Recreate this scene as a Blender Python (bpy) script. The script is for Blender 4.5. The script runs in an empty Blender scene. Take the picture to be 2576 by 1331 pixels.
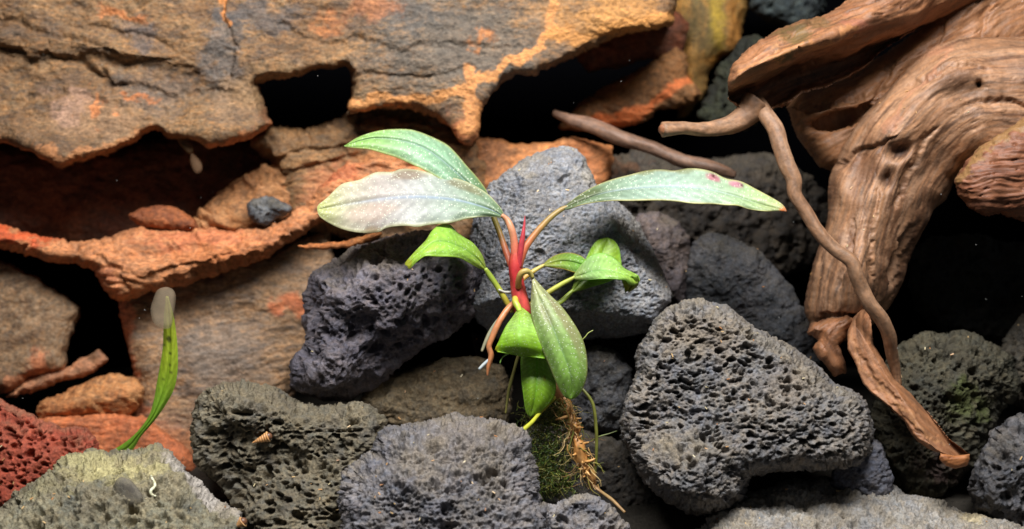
import bpy, math, random
import numpy as np
from mathutils import Matrix

# ------------------------------------------------------------------ camera, world, lamp
CM = 0.01
PITCH = math.radians(11.0)
HFOV = math.radians(45.0)
DIST = 32.0                                   # cm from lens to the plant
F = 1288.0 / math.tan(HFOV / 2)               # focal length in picture units (picture 2576 x 1331)
FWD = np.array([0, math.cos(PITCH), -math.sin(PITCH)])
UP = np.array([0, math.sin(PITCH), math.cos(PITCH)])
RIGHT = np.array([1.0, 0, 0])
CAM = -FWD * DIST

scene = bpy.context.scene
col = scene.collection
cam_data = bpy.data.cameras.new('camera')
cam = bpy.data.objects.new('camera', cam_data)
col.objects.link(cam)
R3 = Matrix(((RIGHT[0], UP[0], -FWD[0]), (RIGHT[1], UP[1], -FWD[1]), (RIGHT[2], UP[2], -FWD[2])))
cam.matrix_world = Matrix.Translation(CAM * CM) @ R3.to_4x4()
cam_data.sensor_width = 36.0
cam_data.lens = 18.0 / math.tan(HFOV / 2)
cam_data.clip_start = 0.01
cam_data.clip_end = 20.0
cam_data.dof.use_dof = True
cam_data.dof.focus_distance = (DIST - 0.6) * CM
cam_data.dof.aperture_fstop = 11.0
scene.camera = cam

world = bpy.data.worlds.new('World')
scene.world = world
world.use_nodes = True
bg = world.node_tree.nodes['Background']
bg.inputs['Color'].default_value = (0.80, 0.9, 1.0, 1)
bg.inputs['Strength'].default_value = 0.065

lamp = bpy.data.lights.new('aquarium_lamp', 'AREA')
lamp.shape = 'RECTANGLE'
lamp.size = 0.30
lamp.size_y = 0.09
lamp.energy = 3.0
lamp.color = (1.0, 0.99, 0.97)
lo = bpy.data.objects.new('aquarium_lamp', lamp)
col.objects.link(lo)
LPOS = np.array([0.5, -13.0, 27.0])
lo.location = LPOS * CM
tgt = np.array([0.0, 2.5, -1.0])
dv = tgt - LPOS
lo.rotation_euler = (math.atan2(math.hypot(dv[0], dv[1]), -dv[2]), 0, math.atan2(dv[1], dv[0]) - math.pi / 2)

scene.view_settings.view_transform = 'Standard'
scene.view_settings.look = 'None'
scene.view_settings.exposure = 0.0
scene.view_settings.gamma = 1.0

# ------------------------------------------------------------------ helpers
def P(x, y, d):
    x = np.asarray(x, float); y = np.asarray(y, float); d = np.asarray(d, float)
    dep = DIST + d
    X = (x - 1288.0) / F * dep
    Y = (665.5 - y) / F * dep
    return CAM + X[..., None] * RIGHT + Y[..., None] * UP + dep[..., None] * FWD

def s2l(c):
    c = np.asarray(c, float) / 255.0
    return np.where(c <= 0.04045, c / 12.92, ((c + 0.055) / 1.055) ** 2.4)

def _hash(ix, iy, iz, seed):
    h = (ix.astype(np.int64) * 374761393 + iy.astype(np.int64) * 668265263 + iz.astype(np.int64) * 2147483647 + seed * 974634777) & 0xffffffff
    h = ((h ^ (h >> 13)) * 1274126177) & 0xffffffff
    h = ((h ^ (h >> 16)) * 2246822519) & 0xffffffff
    return h ^ (h >> 15)

_G = np.array([(1,1,0),(-1,1,0),(1,-1,0),(-1,-1,0),(1,0,1),(-1,0,1),(1,0,-1),(-1,0,-1),(0,1,1),(0,-1,1),(0,1,-1),(0,-1,-1),(1,1,0),(-1,1,0),(0,-1,1),(0,-1,-1)], float)

def perlin(p, seed=0):
    i = np.floor(p).astype(np.int64); f = p - i
    u = f * f * f * (f * (f * 6 - 15) + 10)
    out = 0
    for dx in (0, 1):
        wx = u[:, 0] if dx else 1 - u[:, 0]
        for dy in (0, 1):
            wy = u[:, 1] if dy else 1 - u[:, 1]
            for dz in (0, 1):
                wz = u[:, 2] if dz else 1 - u[:, 2]
                g = _G[_hash(i[:, 0] + dx, i[:, 1] + dy, i[:, 2] + dz, seed) & 15]
                dot = g[:, 0] * (f[:, 0] - dx) + g[:, 1] * (f[:, 1] - dy) + g[:, 2] * (f[:, 2] - dz)
                out = out + wx * wy * wz * dot
    return out

def fbm(p, octv=4, seed=0, gain=0.5, lac=2.03, ridge=False):
    a = 1.0; s = 0; t = 0
    for k in range(octv):
        n = perlin(p, seed + k * 17)
        if ridge: n = 0.5 - np.abs(n) * 1.6
        s = s + a * n; t += a; a *= gain; p = p * lac + 3.7
    return s / t

def pits(p, scale, dens=0.7, rmin=0.25, rmax=0.5, seed=0):
    """0..1 field of round hollows, in a cell grid of `scale` cells per cm"""
    q = p * scale; i = np.floor(q).astype(np.int64)
    best = np.zeros(len(p))
    for dx in (-1, 0, 1):
        for dy in (-1, 0, 1):
            for dz in (-1, 0, 1):
                c = i + np.array((dx, dy, dz))
                h = _hash(c[:, 0], c[:, 1], c[:, 2], seed)
                cx = c[:, 0] + (h & 255) / 255.0; cy = c[:, 1] + ((h >> 8) & 255) / 255.0; cz = c[:, 2] + ((h >> 16) & 255) / 255.0
                k = ((h >> 24) & 255) / 255.0
                r = rmin + (rmax - rmin) * ((k * 7.31) % 1.0)
                r = np.where(k < dens, r, 1e-4)
                d2 = (q[:, 0] - cx) ** 2 + (q[:, 1] - cy) ** 2 + (q[:, 2] - cz) ** 2
                v = np.clip((1 - d2 / (r * r)) * 2.2, 0, 1) * r / rmax
                best = np.maximum(best, v)
    return best

def catmull(pts, n=8, closed=False):
    pts = np.asarray(pts, float); N = len(pts); out = []
    rng = range(N) if closed else range(N - 1)
    for i in rng:
        if closed:
            p0, p1, p2, p3 = pts[i - 1], pts[i], pts[(i + 1) % N], pts[(i + 2) % N]
        else:
            p0, p1, p2, p3 = pts[max(i - 1, 0)], pts[i], pts[i + 1], pts[min(i + 2, N - 1)]
        for k in range(n):
            t = k / n
            out.append(0.5 * (2 * p1 + (p2 - p0) * t + (2 * p0 - 5 * p1 + 4 * p2 - p3) * t * t + (3 * p1 - p0 - 3 * p2 + p3) * t ** 3))
    if not closed: out.append(pts[-1])
    return np.array(out)

def resample(pts, n):
    pts = np.asarray(pts, float)
    s = np.r_[0, np.cumsum(np.linalg.norm(np.diff(pts, axis=0), axis=1))]
    t = np.linspace(0, s[-1], n)
    return np.stack([np.interp(t, s, pts[:, k]) for k in range(pts.shape[1])], 1)

def sstep(a, b, x):
    t = np.clip((x - a) / (b - a), 0, 1)
    return t * t * (3 - 2 * t)

def make_mesh(name, V, faces, mat, parent=None, colr=None, uv=None, smooth=True):
    """faces: (n,4) int array; a repeated last index makes a triangle"""
    me = bpy.data.meshes.new(name)
    faces = np.asarray(faces, np.int64)
    tri = faces[:, 2] == faces[:, 3]
    lens = np.where(tri, 3, 4)
    keep = np.ones(faces.shape, bool); keep[tri, 3] = False
    loops = faces[keep]
    me.vertices.add(len(V)); me.vertices.foreach_set('co', (np.asarray(V) * CM).astype(np.float32).ravel())
    me.loops.add(len(loops)); me.loops.foreach_set('vertex_index', loops.astype(np.int32))
    me.polygons.add(len(faces))
    starts = np.r_[0, np.cumsum(lens)[:-1]]
    me.polygons.foreach_set('loop_start', starts.astype(np.int32))
    me.polygons.foreach_set('loop_total', lens.astype(np.int32))
    me.polygons.foreach_set('use_smooth', np.full(len(faces), smooth))
    if colr is not None:
        a = me.color_attributes.new('Col', 'FLOAT_COLOR', 'POINT')
        c4 = np.ones((len(V), 4), np.float32); c4[:, :3] = np.clip(colr, 0, 1)
        a.data.foreach_set('color', c4.ravel())
    if uv is not None:
        l = me.uv_layers.new(name='UVMap')
        l.data.foreach_set('uv', np.asarray(uv)[loops].astype(np.float32).ravel())
    me.materials.append(mat)
    me.update(); me.validate()
    o = bpy.data.objects.new(name, me); col.objects.link(o)
    if parent is not None: o.parent = parent
    return o

def tag(o, label=None, cat=None, group=None, kind=None):
    for k, v in (('label', label), ('category', cat), ('group', group), ('kind', kind)):
        if v: o[k] = v
    return o

def empty(name, at=None):
    o = bpy.data.objects.new(name, None); col.objects.link(o)
    o.empty_display_size = 0.01
    return o

def vnormals(V, Fc):
    a, b, c, d = (V[Fc[:, k]] for k in range(4))
    n = np.cross(c - a, d - b)
    z = np.linalg.norm(n, axis=1) < 1e-12
    n[z] = np.cross(b[z] - a[z], c[z] - a[z])
    N = np.zeros_like(V)
    for k in range(4):
        for ax in range(3): N[:, ax] += np.bincount(Fc[:, k], weights=n[:, ax], minlength=len(V))
    return N / np.maximum(np.linalg.norm(N, axis=1, keepdims=True), 1e-9)

# ------------------------------------------------------------------ materials
def new_mat(name):
    m = bpy.data.materials.new(name); m.use_nodes = True
    nt = m.node_tree; b = nt.nodes['Principled BSDF']
    return m, nt, b

def node(nt, typ, **kw):
    n = nt.nodes.new(typ)
    for k, v in kw.items(): setattr(n, k, v)
    return n

def stone_mat(name, rough=0.75, fine=900.0, bump=0.35, var=(0.72, 1.25), spec=0.3, sparkle=0.0, stretch=(1, 1, 1)):
    m, nt, b = new_mat(name)
    at = node(nt, 'ShaderNodeAttribute', attribute_name='Col')
    tc = node(nt, 'ShaderNodeTexCoord')
    mp = node(nt, 'ShaderNodeMapping'); mp.inputs['Scale'].default_value = stretch
    nt.links.new(tc.outputs['Object'], mp.inputs['Vector'])
    n1 = node(nt, 'ShaderNodeTexNoise'); n1.inputs['Scale'].default_value = fine; n1.inputs['Detail'].default_value = 5; n1.inputs['Roughness'].default_value = 0.65
    nt.links.new(mp.outputs['Vector'], n1.inputs['Vector'])
    mr = node(nt, 'ShaderNodeMapRange'); mr.inputs['From Min'].default_value = 0.3; mr.inputs['From Max'].default_value = 0.7
    mr.inputs['To Min'].default_value = var[0]; mr.inputs['To Max'].default_value = var[1]
    nt.links.new(n1.outputs['Fac'], mr.inputs['Value'])
    mx = node(nt, 'ShaderNodeMix', data_type='RGBA', blend_type='MULTIPLY'); mx.inputs['Factor'].default_value = 1
    nt.links.new(at.outputs['Color'], mx.inputs['A']); nt.links.new(mr.outputs['Result'], mx.inputs['B'])
    out = mx.outputs['Result']
    if sparkle > 0:                                  # pale mineral grains
        vo = node(nt, 'ShaderNodeTexVoronoi'); vo.inputs['Scale'].default_value = fine * 0.55
        nt.links.new(tc.outputs['Object'], vo.inputs['Vector'])
        sp = node(nt, 'ShaderNodeSeparateColor'); nt.links.new(vo.outputs['Color'], sp.inputs['Color'])
        gt = node(nt, 'ShaderNodeMath', operation='GREATER_THAN'); gt.inputs[1].default_value = 1 - sparkle
        nt.links.new(sp.outputs['Red'], gt.inputs[0])
        lt = node(nt, 'ShaderNodeMath', operation='LESS_THAN'); lt.inputs[1].default_value = 0.32
        nt.links.new(vo.outputs['Distance'], lt.inputs[0])
        mu = node(nt, 'ShaderNodeMath', operation='MULTIPLY'); nt.links.new(gt.outputs[0], mu.inputs[0]); nt.links.new(lt.outputs[0], mu.inputs[1])
        m2 = node(nt, 'ShaderNodeMix', data_type='RGBA'); nt.links.new(mu.outputs[0], m2.inputs['Factor'])
        nt.links.new(out, m2.inputs['A']); m2.inputs['B'].default_value = (0.5, 0.46, 0.38, 1)
        out = m2.outputs['Result']
    nt.links.new(out, b.inputs['Base Color'])
    bp = node(nt, 'ShaderNodeBump'); bp.inputs['Strength'].default_value = bump; bp.inputs['Distance'].default_value = 0.0006
    nt.links.new(n1.outputs['Fac'], bp.inputs['Height']); nt.links.new(bp.outputs['Normal'], b.inputs['Normal'])
    b.inputs['Roughness'].default_value = rough; b.inputs['Specular IOR Level'].default_value = spec
    return m

M_LAVA = stone_mat('lava_stone', 0.78, 1300, 1.0, (0.55, 1.45), 0.25)
M_SLATE = stone_mat('slate_stone', 0.66, 1000, 1.0, (0.5, 1.45), 0.3, stretch=(0.8, 1, 1.25))
M_WOOD = stone_mat('drift_wood', 0.55, 600, 0.4, (0.75, 1.22), 0.35)

def leaf_mat(name, dots=True):
    m, nt, b = new_mat(name)
    at = node(nt, 'ShaderNodeAttribute', attribute_name='Col')
    uv = node(nt, 'ShaderNodeTexCoord')
    out = at.outputs['Color']
    ns = node(nt, 'ShaderNodeTexNoise'); ns.inputs['Scale'].default_value = 9; ns.inputs['Detail'].default_value = 6
    nt.links.new(uv.outputs['UV'], ns.inputs['Vector'])
    mr = node(nt, 'ShaderNodeMapRange'); mr.inputs['From Min'].default_value = 0.3; mr.inputs['From Max'].default_value = 0.7
    mr.inputs['To Min'].default_value = 0.86; mr.inputs['To Max'].default_value = 1.12
    nt.links.new(ns.outputs['Fac'], mr.inputs['Value'])
    mx = node(nt, 'ShaderNodeMix', data_type='RGBA', blend_type='MULTIPLY'); mx.inputs['Factor'].default_value = 1
    nt.links.new(out, mx.inputs['A']); nt.links.new(mr.outputs['Result'], mx.inputs['B']); out = mx.outputs['Result']
    if dots:
        vo = node(nt, 'ShaderNodeTexVoronoi'); vo.inputs['Scale'].default_value = 16.0
        nt.links.new(uv.outputs['UV'], vo.inputs['Vector'])
        lt = node(nt, 'ShaderNodeMapRange'); lt.inputs['From Min'].default_value = 0.14; lt.inputs['From Max'].default_value = 0.29
        lt.inputs['To Min'].default_value = 1; lt.inputs['To Max'].default_value = 0
        nt.links.new(vo.outputs['Distance'], lt.inputs['Value'])
        at2 = node(nt, 'ShaderNodeAttribute', attribute_name='Dots')
        mu = node(nt, 'ShaderNodeMath', operation='MULTIPLY'); nt.links.new(lt.outputs['Result'], mu.inputs[0]); nt.links.new(at2.outputs['Fac'], mu.inputs[1])
        m2 = node(nt, 'ShaderNodeMix', data_type='RGBA'); nt.links.new(mu.outputs[0], m2.inputs['Factor'])
        nt.links.new(out, m2.inputs['A']); m2.inputs['B'].default_value = (0.85, 0.9, 0.72, 1); out = m2.outputs['Result']
    nt.links.new(out, b.inputs['Base Color'])
    b.inputs['Roughness'].default_value = 0.42; b.inputs['Specular IOR Level'].default_value = 0.4
    bp = node(nt, 'ShaderNodeBump'); bp.inputs['Strength'].default_value = 0.15; bp.inputs['Distance'].default_value = 0.0004
    nt.links.new(ns.outputs['Fac'], bp.inputs['Height']); nt.links.new(bp.outputs['Normal'], b.inputs['Normal'])
    tr = node(nt, 'ShaderNodeBsdfTranslucent'); nt.links.new(out, tr.inputs['Color'])
    ms = node(nt, 'ShaderNodeMixShader'); ms.inputs['Fac'].default_value = 0.36
    nt.links.new(b.outputs['BSDF'], ms.inputs[1]); nt.links.new(tr.outputs['BSDF'], ms.inputs[2])
    nt.links.new(ms.outputs['Shader'], nt.nodes['Material Output'].inputs['Surface'])
    return m

M_LEAF = leaf_mat('leaf_tissue')
M_STEM = stone_mat('stem_tissue', 0.4, 500, 0.15, (0.82, 1.15), 0.45)

def plain_mat(name, c, rough=0.6, var=(0.8, 1.2), scale=300, spec=0.3):
    m, nt, b = new_mat(name)
    tc = node(nt, 'ShaderNodeTexCoord')
    n1 = node(nt, 'ShaderNodeTexNoise'); n1.inputs['Scale'].default_value = scale; n1.inputs['Detail'].default_value = 4
    nt.links.new(tc.outputs['Object'], n1.inputs['Vector'])
    mr = node(nt, 'ShaderNodeMapRange'); mr.inputs['To Min'].default_value = var[0]; mr.inputs['To Max'].default_value = var[1]
    nt.links.new(n1.outputs['Fac'], mr.inputs['Value'])
    mx = node(nt, 'ShaderNodeMix', data_type='RGBA', blend_type='MULTIPLY'); mx.inputs['Factor'].default_value = 1
    mx.inputs['A'].default_value = (*c, 1); nt.links.new(mr.outputs['Result'], mx.inputs['B'])
    nt.links.new(mx.outputs['Result'], b.inputs['Base Color'])
    b.inputs['Roughness'].default_value = rough; b.inputs['Specular IOR Level'].default_value = spec
    return m

# ------------------------------------------------------------------ colouring by place on the stone
def paint(xy, p, cfg, seed):
    """base stone colours mixed by noise, then patches (mineral, moss, some painted shade) and veins with their own ragged outlines"""
    c1, c2, c3 = (s2l(c) for c in cfg['base'])
    sc = cfg.get('cs', 0.6)
    st = np.array(cfg.get('cstretch', (1, 1, 1)))
    n = fbm(p * sc * st, 5, seed + 5, 0.6); n2 = fbm(p * sc * 2.7 * st + 9, 5, seed + 31, 0.65)
    t = sstep(-0.22, 0.22, n)[:, None]; t2 = sstep(-0.05, 0.28, n2)[:, None] * cfg.get('c3', 0.7)
    C = c1 * (1 - t) + c2 * t
    C = C * (1 - t2) + c3 * t2
    mo = cfg.get('mott', 0.3)
    f1 = 0
    if mo:
        f1 = fbm(p * st * 4.0 + 3, 5, seed + 61, 0.75); f2 = fbm(p * st * 7.0 + 30, 3, seed + 67, 0.7)
        C = C * (1 + f1 * mo * 2.2)[:, None] * (1 + f2[:, None] * mo * np.array((0.9, 0.2, -0.7)))
    if 'patch' in cfg or 'vein' in cfg:
        w1 = fbm(p * 1.3 + 4, 5, seed + 77, 0.62); w2 = fbm(p * 1.3 + 40, 5, seed + 99, 0.62)
        q = xy + np.stack([w1, w2], 1) * cfg.get('warp', 110)
        rag = fbm(p * 3.1 + 14, 4, seed + 55, 0.65)
        for (x, y, rx, ry, c, s) in cfg.get('patch', ()):
            d = np.sqrt(((q[:, 0] - x) / rx) ** 2 + ((q[:, 1] - y) / ry) ** 2) + rag * 0.6
            k = (sstep(1.3, 0.4, d + f1 * 1.1) * s * 0.85)[:, None]
            C = C * (1 - k) + s2l(c) * (1 + (f1 * mo * 2.2 if mo else 0 * d))[:, None] * k
        for (poly, w, c, s) in cfg.get('vein', ()):
            q2 = xy + np.stack([w1, w2], 1) * cfg.get('vwarp', 45)
            d = segdist(q2, np.array(poly, float), False)[0] / w + rag * 0.8
            k = (sstep(1.1, 0.6, d) * s)[:, None]
            C = C * (1 - k) + s2l(c) * k
    return C * cfg.get('gain', 1.0)

def segdist(q, poly, closed=True):
    A = poly; B = np.roll(poly, -1, 0) if closed else poly[1:]
    if not closed: A = poly[:-1]
    n = len(q); best = np.full(n, 1e18); near = np.zeros((n, 2)); par = np.zeros(n)
    acc = 0.0; sgn = np.zeros(n)
    for a, b in zip(A, B):
        ab = b - a; L2 = max(ab @ ab, 1e-9)
        t = np.clip(((q[:, 0] - a[0]) * ab[0] + (q[:, 1] - a[1]) * ab[1]) / L2, 0, 1)
        nx = a[0] + t * ab[0]; ny = a[1] + t * ab[1]
        d2 = (q[:, 0] - nx) ** 2 + (q[:, 1] - ny) ** 2
        m = d2 < best
        best = np.where(m, d2, best); near[m, 0] = nx[m]; near[m, 1] = ny[m]
        L = math.sqrt(L2)
        par = np.where(m, acc + t * L, par)
        sgn = np.where(m, ((q[:, 0] - a[0]) * ab[1] - (q[:, 1] - a[1]) * ab[0]) / L, sgn)
        acc += L
    return np.sqrt(best), near, par, sgn

def inside(q, poly):
    x, y = q[:, 0], q[:, 1]; c = np.zeros(len(q), bool); j = len(poly) - 1
    for i in range(len(poly)):
        xi, yi = poly[i]; xj, yj = poly[j]
        if yi != yj:
            c ^= ((yi > y) != (yj > y)) & (x < (xj - xi) * (y - yi) / (yj - yi) + xi)
        j = i
    return c

def blur(a, n):
    for _ in range(n):
        b = np.pad(a, 1, mode='edge')
        a = (b[1:-1, 1:-1] * 2 + b[:-2, 1:-1] + b[2:, 1:-1] + b[1:-1, :-2] + b[1:-1, 2:]) / 6
    return a

FRONT = {}                                     # name -> front points for scattering small debris

def solid(name, outline, d, T, Tb, R, mat, disp, cfg, seed=1, res=2.8, rough_edge=6.0, bumps=(), tilt=(0, 0), planes=(), round_=False, parent=None, axis=None, power=2.0, lean=(0, 0), cuts=()):
    """a stone or a wood block: outline (picture units), distance d (cm behind the plant), front and back depth T / Tb (cm),
    rounding radius R (cm), surface relief disp(points, xy, axis coordinates) in cm"""
    poly = catmull(outline, 5, True) if round_ else np.array(outline, float)
    per = np.r_[poly, poly[:1]]; L = np.linalg.norm(np.diff(per, axis=0), axis=1).sum()
    poly = resample(per, max(24, min(int(L / 5), 640)))[:-1]
    p3 = np.c_[poly / 97.0, np.full(len(poly), seed * 3.1)]
    nrm = np.roll(poly, -1, 0) - np.roll(poly, 1, 0); nrm = np.stack([nrm[:, 1], -nrm[:, 0]], 1); nrm /= np.maximum(np.linalg.norm(nrm, axis=1, keepdims=True), 1e-6)
    poly = poly + nrm * ((fbm(p3 * 1.6, 5, seed, 0.7) + 0.5 * fbm(p3 * 6.0, 3, seed + 4, 0.7)) * 2 * rough_edge)[:, None]
    x0, y0 = poly.min(0) - res * 1.5; x1, y1 = poly.max(0) + res * 1.5
    xs = np.arange(x0, x1 + res, res); ys = np.arange(y0, y1 + res, res)
    gx, gy = np.meshgrid(xs, ys); shp = gx.shape
    q = np.stack([gx.ravel(), gy.ravel()], 1)
    dist, near, _, _ = segdist(q, poly)
    ins = inside(q, poly)
    cell = F / (DIST + d)                      # picture units per cm at this distance
    dc = np.where(ins, dist, 0) / cell
    t = np.clip(dc / R, 0, 1)
    prof = (1 - (1 - t) ** power) ** (1.0 / power)
    pb = blur(prof.reshape(shp), 10).ravel()
    w = sstep(0.25, 0.8, t); prof = prof * (1 - w) + pb * w
    cx, cy = poly.mean(0)
    h = T * prof
    add = tilt[0] * (q[:, 0] - cx) / 100 + tilt[1] * (q[:, 1] - cy) / 100
    for (bx, by, sx, sy, amp, *rot) in bumps:
        a = math.radians(rot[0]) if rot else 0
        ux = (q[:, 0] - bx) * math.cos(a) + (q[:, 1] - by) * math.sin(a); uy = -(q[:, 0] - bx) * math.sin(a) + (q[:, 1] - by) * math.cos(a)
        add = add + amp * np.exp(-(ux / sx) ** 2 - (uy / sy) ** 2)
    h = h + add * sstep(0, 0.7, t)
    for (px, py, pz, gx_, gy_) in planes:
        pl = pz + gx_ * (q[:, 0] - px) / 100 + gy_ * (q[:, 1] - py) / 100
        pl = np.maximum(pl, -Tb * 0.5)
        h = np.where(t > 0, np.minimum(h, pl), h)
    hb = -Tb * prof
    idx = np.arange(len(q)).reshape(shp)
    a, b, c, e = idx[:-1, :-1].ravel(), idx[:-1, 1:].ravel(), idx[1:, 1:].ravel(), idx[1:, :-1].ravel()
    keep = ins[a].astype(int) + ins[b] + ins[c] + ins[e] >= 1
    quads = np.stack([a, b, c, e], 1)[keep]
    qq = np.where(ins[:, None], q, near)
    h = np.where(ins, h, 0.0); hb = np.where(ins, hb, 0.0)
    used = np.unique(quads)
    fmap = np.full(len(q), -1); fmap[used] = np.arange(len(used))
    binn = used[ins[used]]
    bmap = fmap.copy(); bmap[binn] = len(used) + np.arange(len(binn))
    dl = d + lean[0] * (qq[:, 0] - cx) / 100 + lean[1] * (qq[:, 1] - cy) / 100
    V = np.r_[P(qq[used, 0], qq[used, 1], dl[used] - h[used]), P(qq[binn, 0], qq[binn, 1], dl[binn] - hb[binn])]
    XY = np.r_[qq[used], qq[binn]]
    ff = fmap[quads][:, ::-1]; fb = bmap[quads]
    Fc = np.r_[ff, fb]
    N = vnormals(V, Fc)
    nf = len(used)
    ax = None
    if axis is not None:
        dd, _, par, sg = segdist(XY, catmull(axis, 6) if len(axis) > 2 else np.array(axis, float), False)
        ax = np.stack([par / cell, np.sign(sg) * dd / cell], 1)
    dsp = np.zeros(len(V))
    dsp[:nf] = disp(V[:nf], XY[:nf], None if ax is None else ax[:nf], seed)
    for (cp, cw, cd) in cuts:                  # splits and creases: sharp on the upper side, fading below
        w2 = np.stack([fbm(V[:nf] * 1.7 + 5, 4, seed + 71, 0.6), fbm(V[:nf] * 1.7 + 25, 4, seed + 73, 0.6)], 1) * 26
        dd, _, _, sg = segdist(XY[:nf] + w2, np.array(cp, float), False)
        dsp[:nf] -= cd * np.where(sg > 0, np.exp(-(dd / cw) ** 2), np.exp(-(dd / (cw * 4)) ** 2))
    dsp[nf:] = np.median(dsp[:nf])
    fade = np.ones(len(V)); fade[:nf] = 0.5 + 0.5 * sstep(0.0, 0.13, np.where(ins, dc, 0.0)[used]); fade[nf:] = 0.5
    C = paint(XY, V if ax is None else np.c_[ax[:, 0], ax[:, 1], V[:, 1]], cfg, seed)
    if mat is M_LAVA:                          # tan silt lying on upward faces
        k = (sstep(0.25, 0.9, N[:, 2]) * sstep(-0.25, 0.25, fbm(V * 1.1 + 8, 4, seed + 81, 0.65)) * 0.42)[:, None]
        C = C * (1 - k) + (s2l((132, 118, 92)) * np.minimum(1.0, C.mean(0).mean() / 0.16)) * k
    V = V + N * (dsp * fade)[:, None]
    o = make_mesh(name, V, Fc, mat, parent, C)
    FRONT[o.name] = (V[:nf], N[:nf], XY[:nf])
    return o

# relief kinds ------------------------------------------------------------------------------------
def lava(big=3.2, small=7.0, dens=0.75, depth=0.2, rough=0.10, lump=0.25, sdepth=0.08, crumb=0.08, flat=(1, 1, 1)):
    fl = np.array(flat, float)
    def f(p, xy, ax, seed):
        o = fbm(p * 0.7, 3, seed) * lump * 2
        o += fbm(p * 2.6, 4, seed + 3, 0.55) * rough * 2
        w = np.stack([perlin(p * 3 + 7, seed + 1), perlin(p * 3 + 17, seed + 2), perlin(p * 3 + 27, seed + 4)], 1) * 0.12
        dens_mod = sstep(-0.45, 0.0, fbm(p * 0.8 + 5, 2, seed + 41))
        if depth > 0: o -= pits((p + w) * fl, big, dens, 0.22, 0.52, seed + 8) * depth * (0.35 + 0.65 * dens_mod)
        if sdepth > 0: o -= pits((p + w * 0.5) * fl, small, 0.85, 0.25, 0.55, seed + 13) * sdepth
        if crumb > 0: o += fbm(p * 9, 3, seed + 23, 0.6, ridge=True) * crumb
        return o
    return f

def slate(ang=10.0, lay=0.10, lump=0.25, freq=1.6, rough=0.05, step=0.0, sf=3.2):
    a = math.radians(ang)
    def f(p, xy, ax, seed):
        u = p[:, 0] * math.cos(a) + p[:, 2] * math.sin(a); v = -p[:, 0] * math.sin(a) + p[:, 2] * math.cos(a)
        q = np.stack([u, v, p[:, 1]], 1)
        q2 = q + np.stack([q[:, 0] * 0, fbm(q * 0.5, 3, seed + 2) * 1.1, q[:, 0] * 0], 1)
        o = fbm(q * 0.45, 3, seed) * lump * 2
        r = fbm(q2 * np.array((0.35, 1, 1)) * freq, 5, seed + 9, 0.58, ridge=True)
        o += r * lay * 1.6
        if step > 0:
            s = (q2[:, 1] * sf + q2[:, 2] * sf * 0.5 + fbm(q2 * np.array((0.7, 1.2, 1.2)), 4, seed + 21) * 1.1); fr = s - np.floor(s)
            o += (fr - sstep(0.8, 1.0, fr) * fr) * step * 1.6 * (0.4 + sstep(-0.2, 0.2, fbm(q * 0.8, 2, seed + 5)))
        o += fbm(q * np.array((2.5, 5, 5)), 4, seed + 31, 0.6) * rough * 2
        o += fbm(q * np.array((7, 15, 15)), 3, seed + 37, 0.65, ridge=True) * rough * 0.9
        return o
    return f

def wood(lump=0.2, grain=0.06, crack=0.05, gf=3.0, fine=0.02):
    def f(p, xy, ax, seed):
        if ax is None: ax = np.stack([p[:, 2], p[:, 0]], 1)
        q = np.c_[ax[:, 0] * 0.22, ax[:, 1], p[:, 1] * 0.5]
        q = q + np.c_[np.zeros(len(q)), fbm(np.c_[ax[:, 0] * 0.4, ax[:, 1] * 0.4, p[:, 1] * 0.3], 3, seed + 3) * 0.7, np.zeros(len(q))]
        o = fbm(p * 0.6, 3, seed) * lump * 2
        o += fbm(q * gf * 0.6, 4, seed + 7, 0.6) * grain * 2
        r = fbm(q * gf, 3, seed + 11, 0.55, ridge=True)
        o -= sstep(0.36, 0.5, r) * crack
        o += fbm(q * np.array((2, 7, 7)), 3, seed + 19, 0.6) * fine * 2
        return o
    return f

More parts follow.
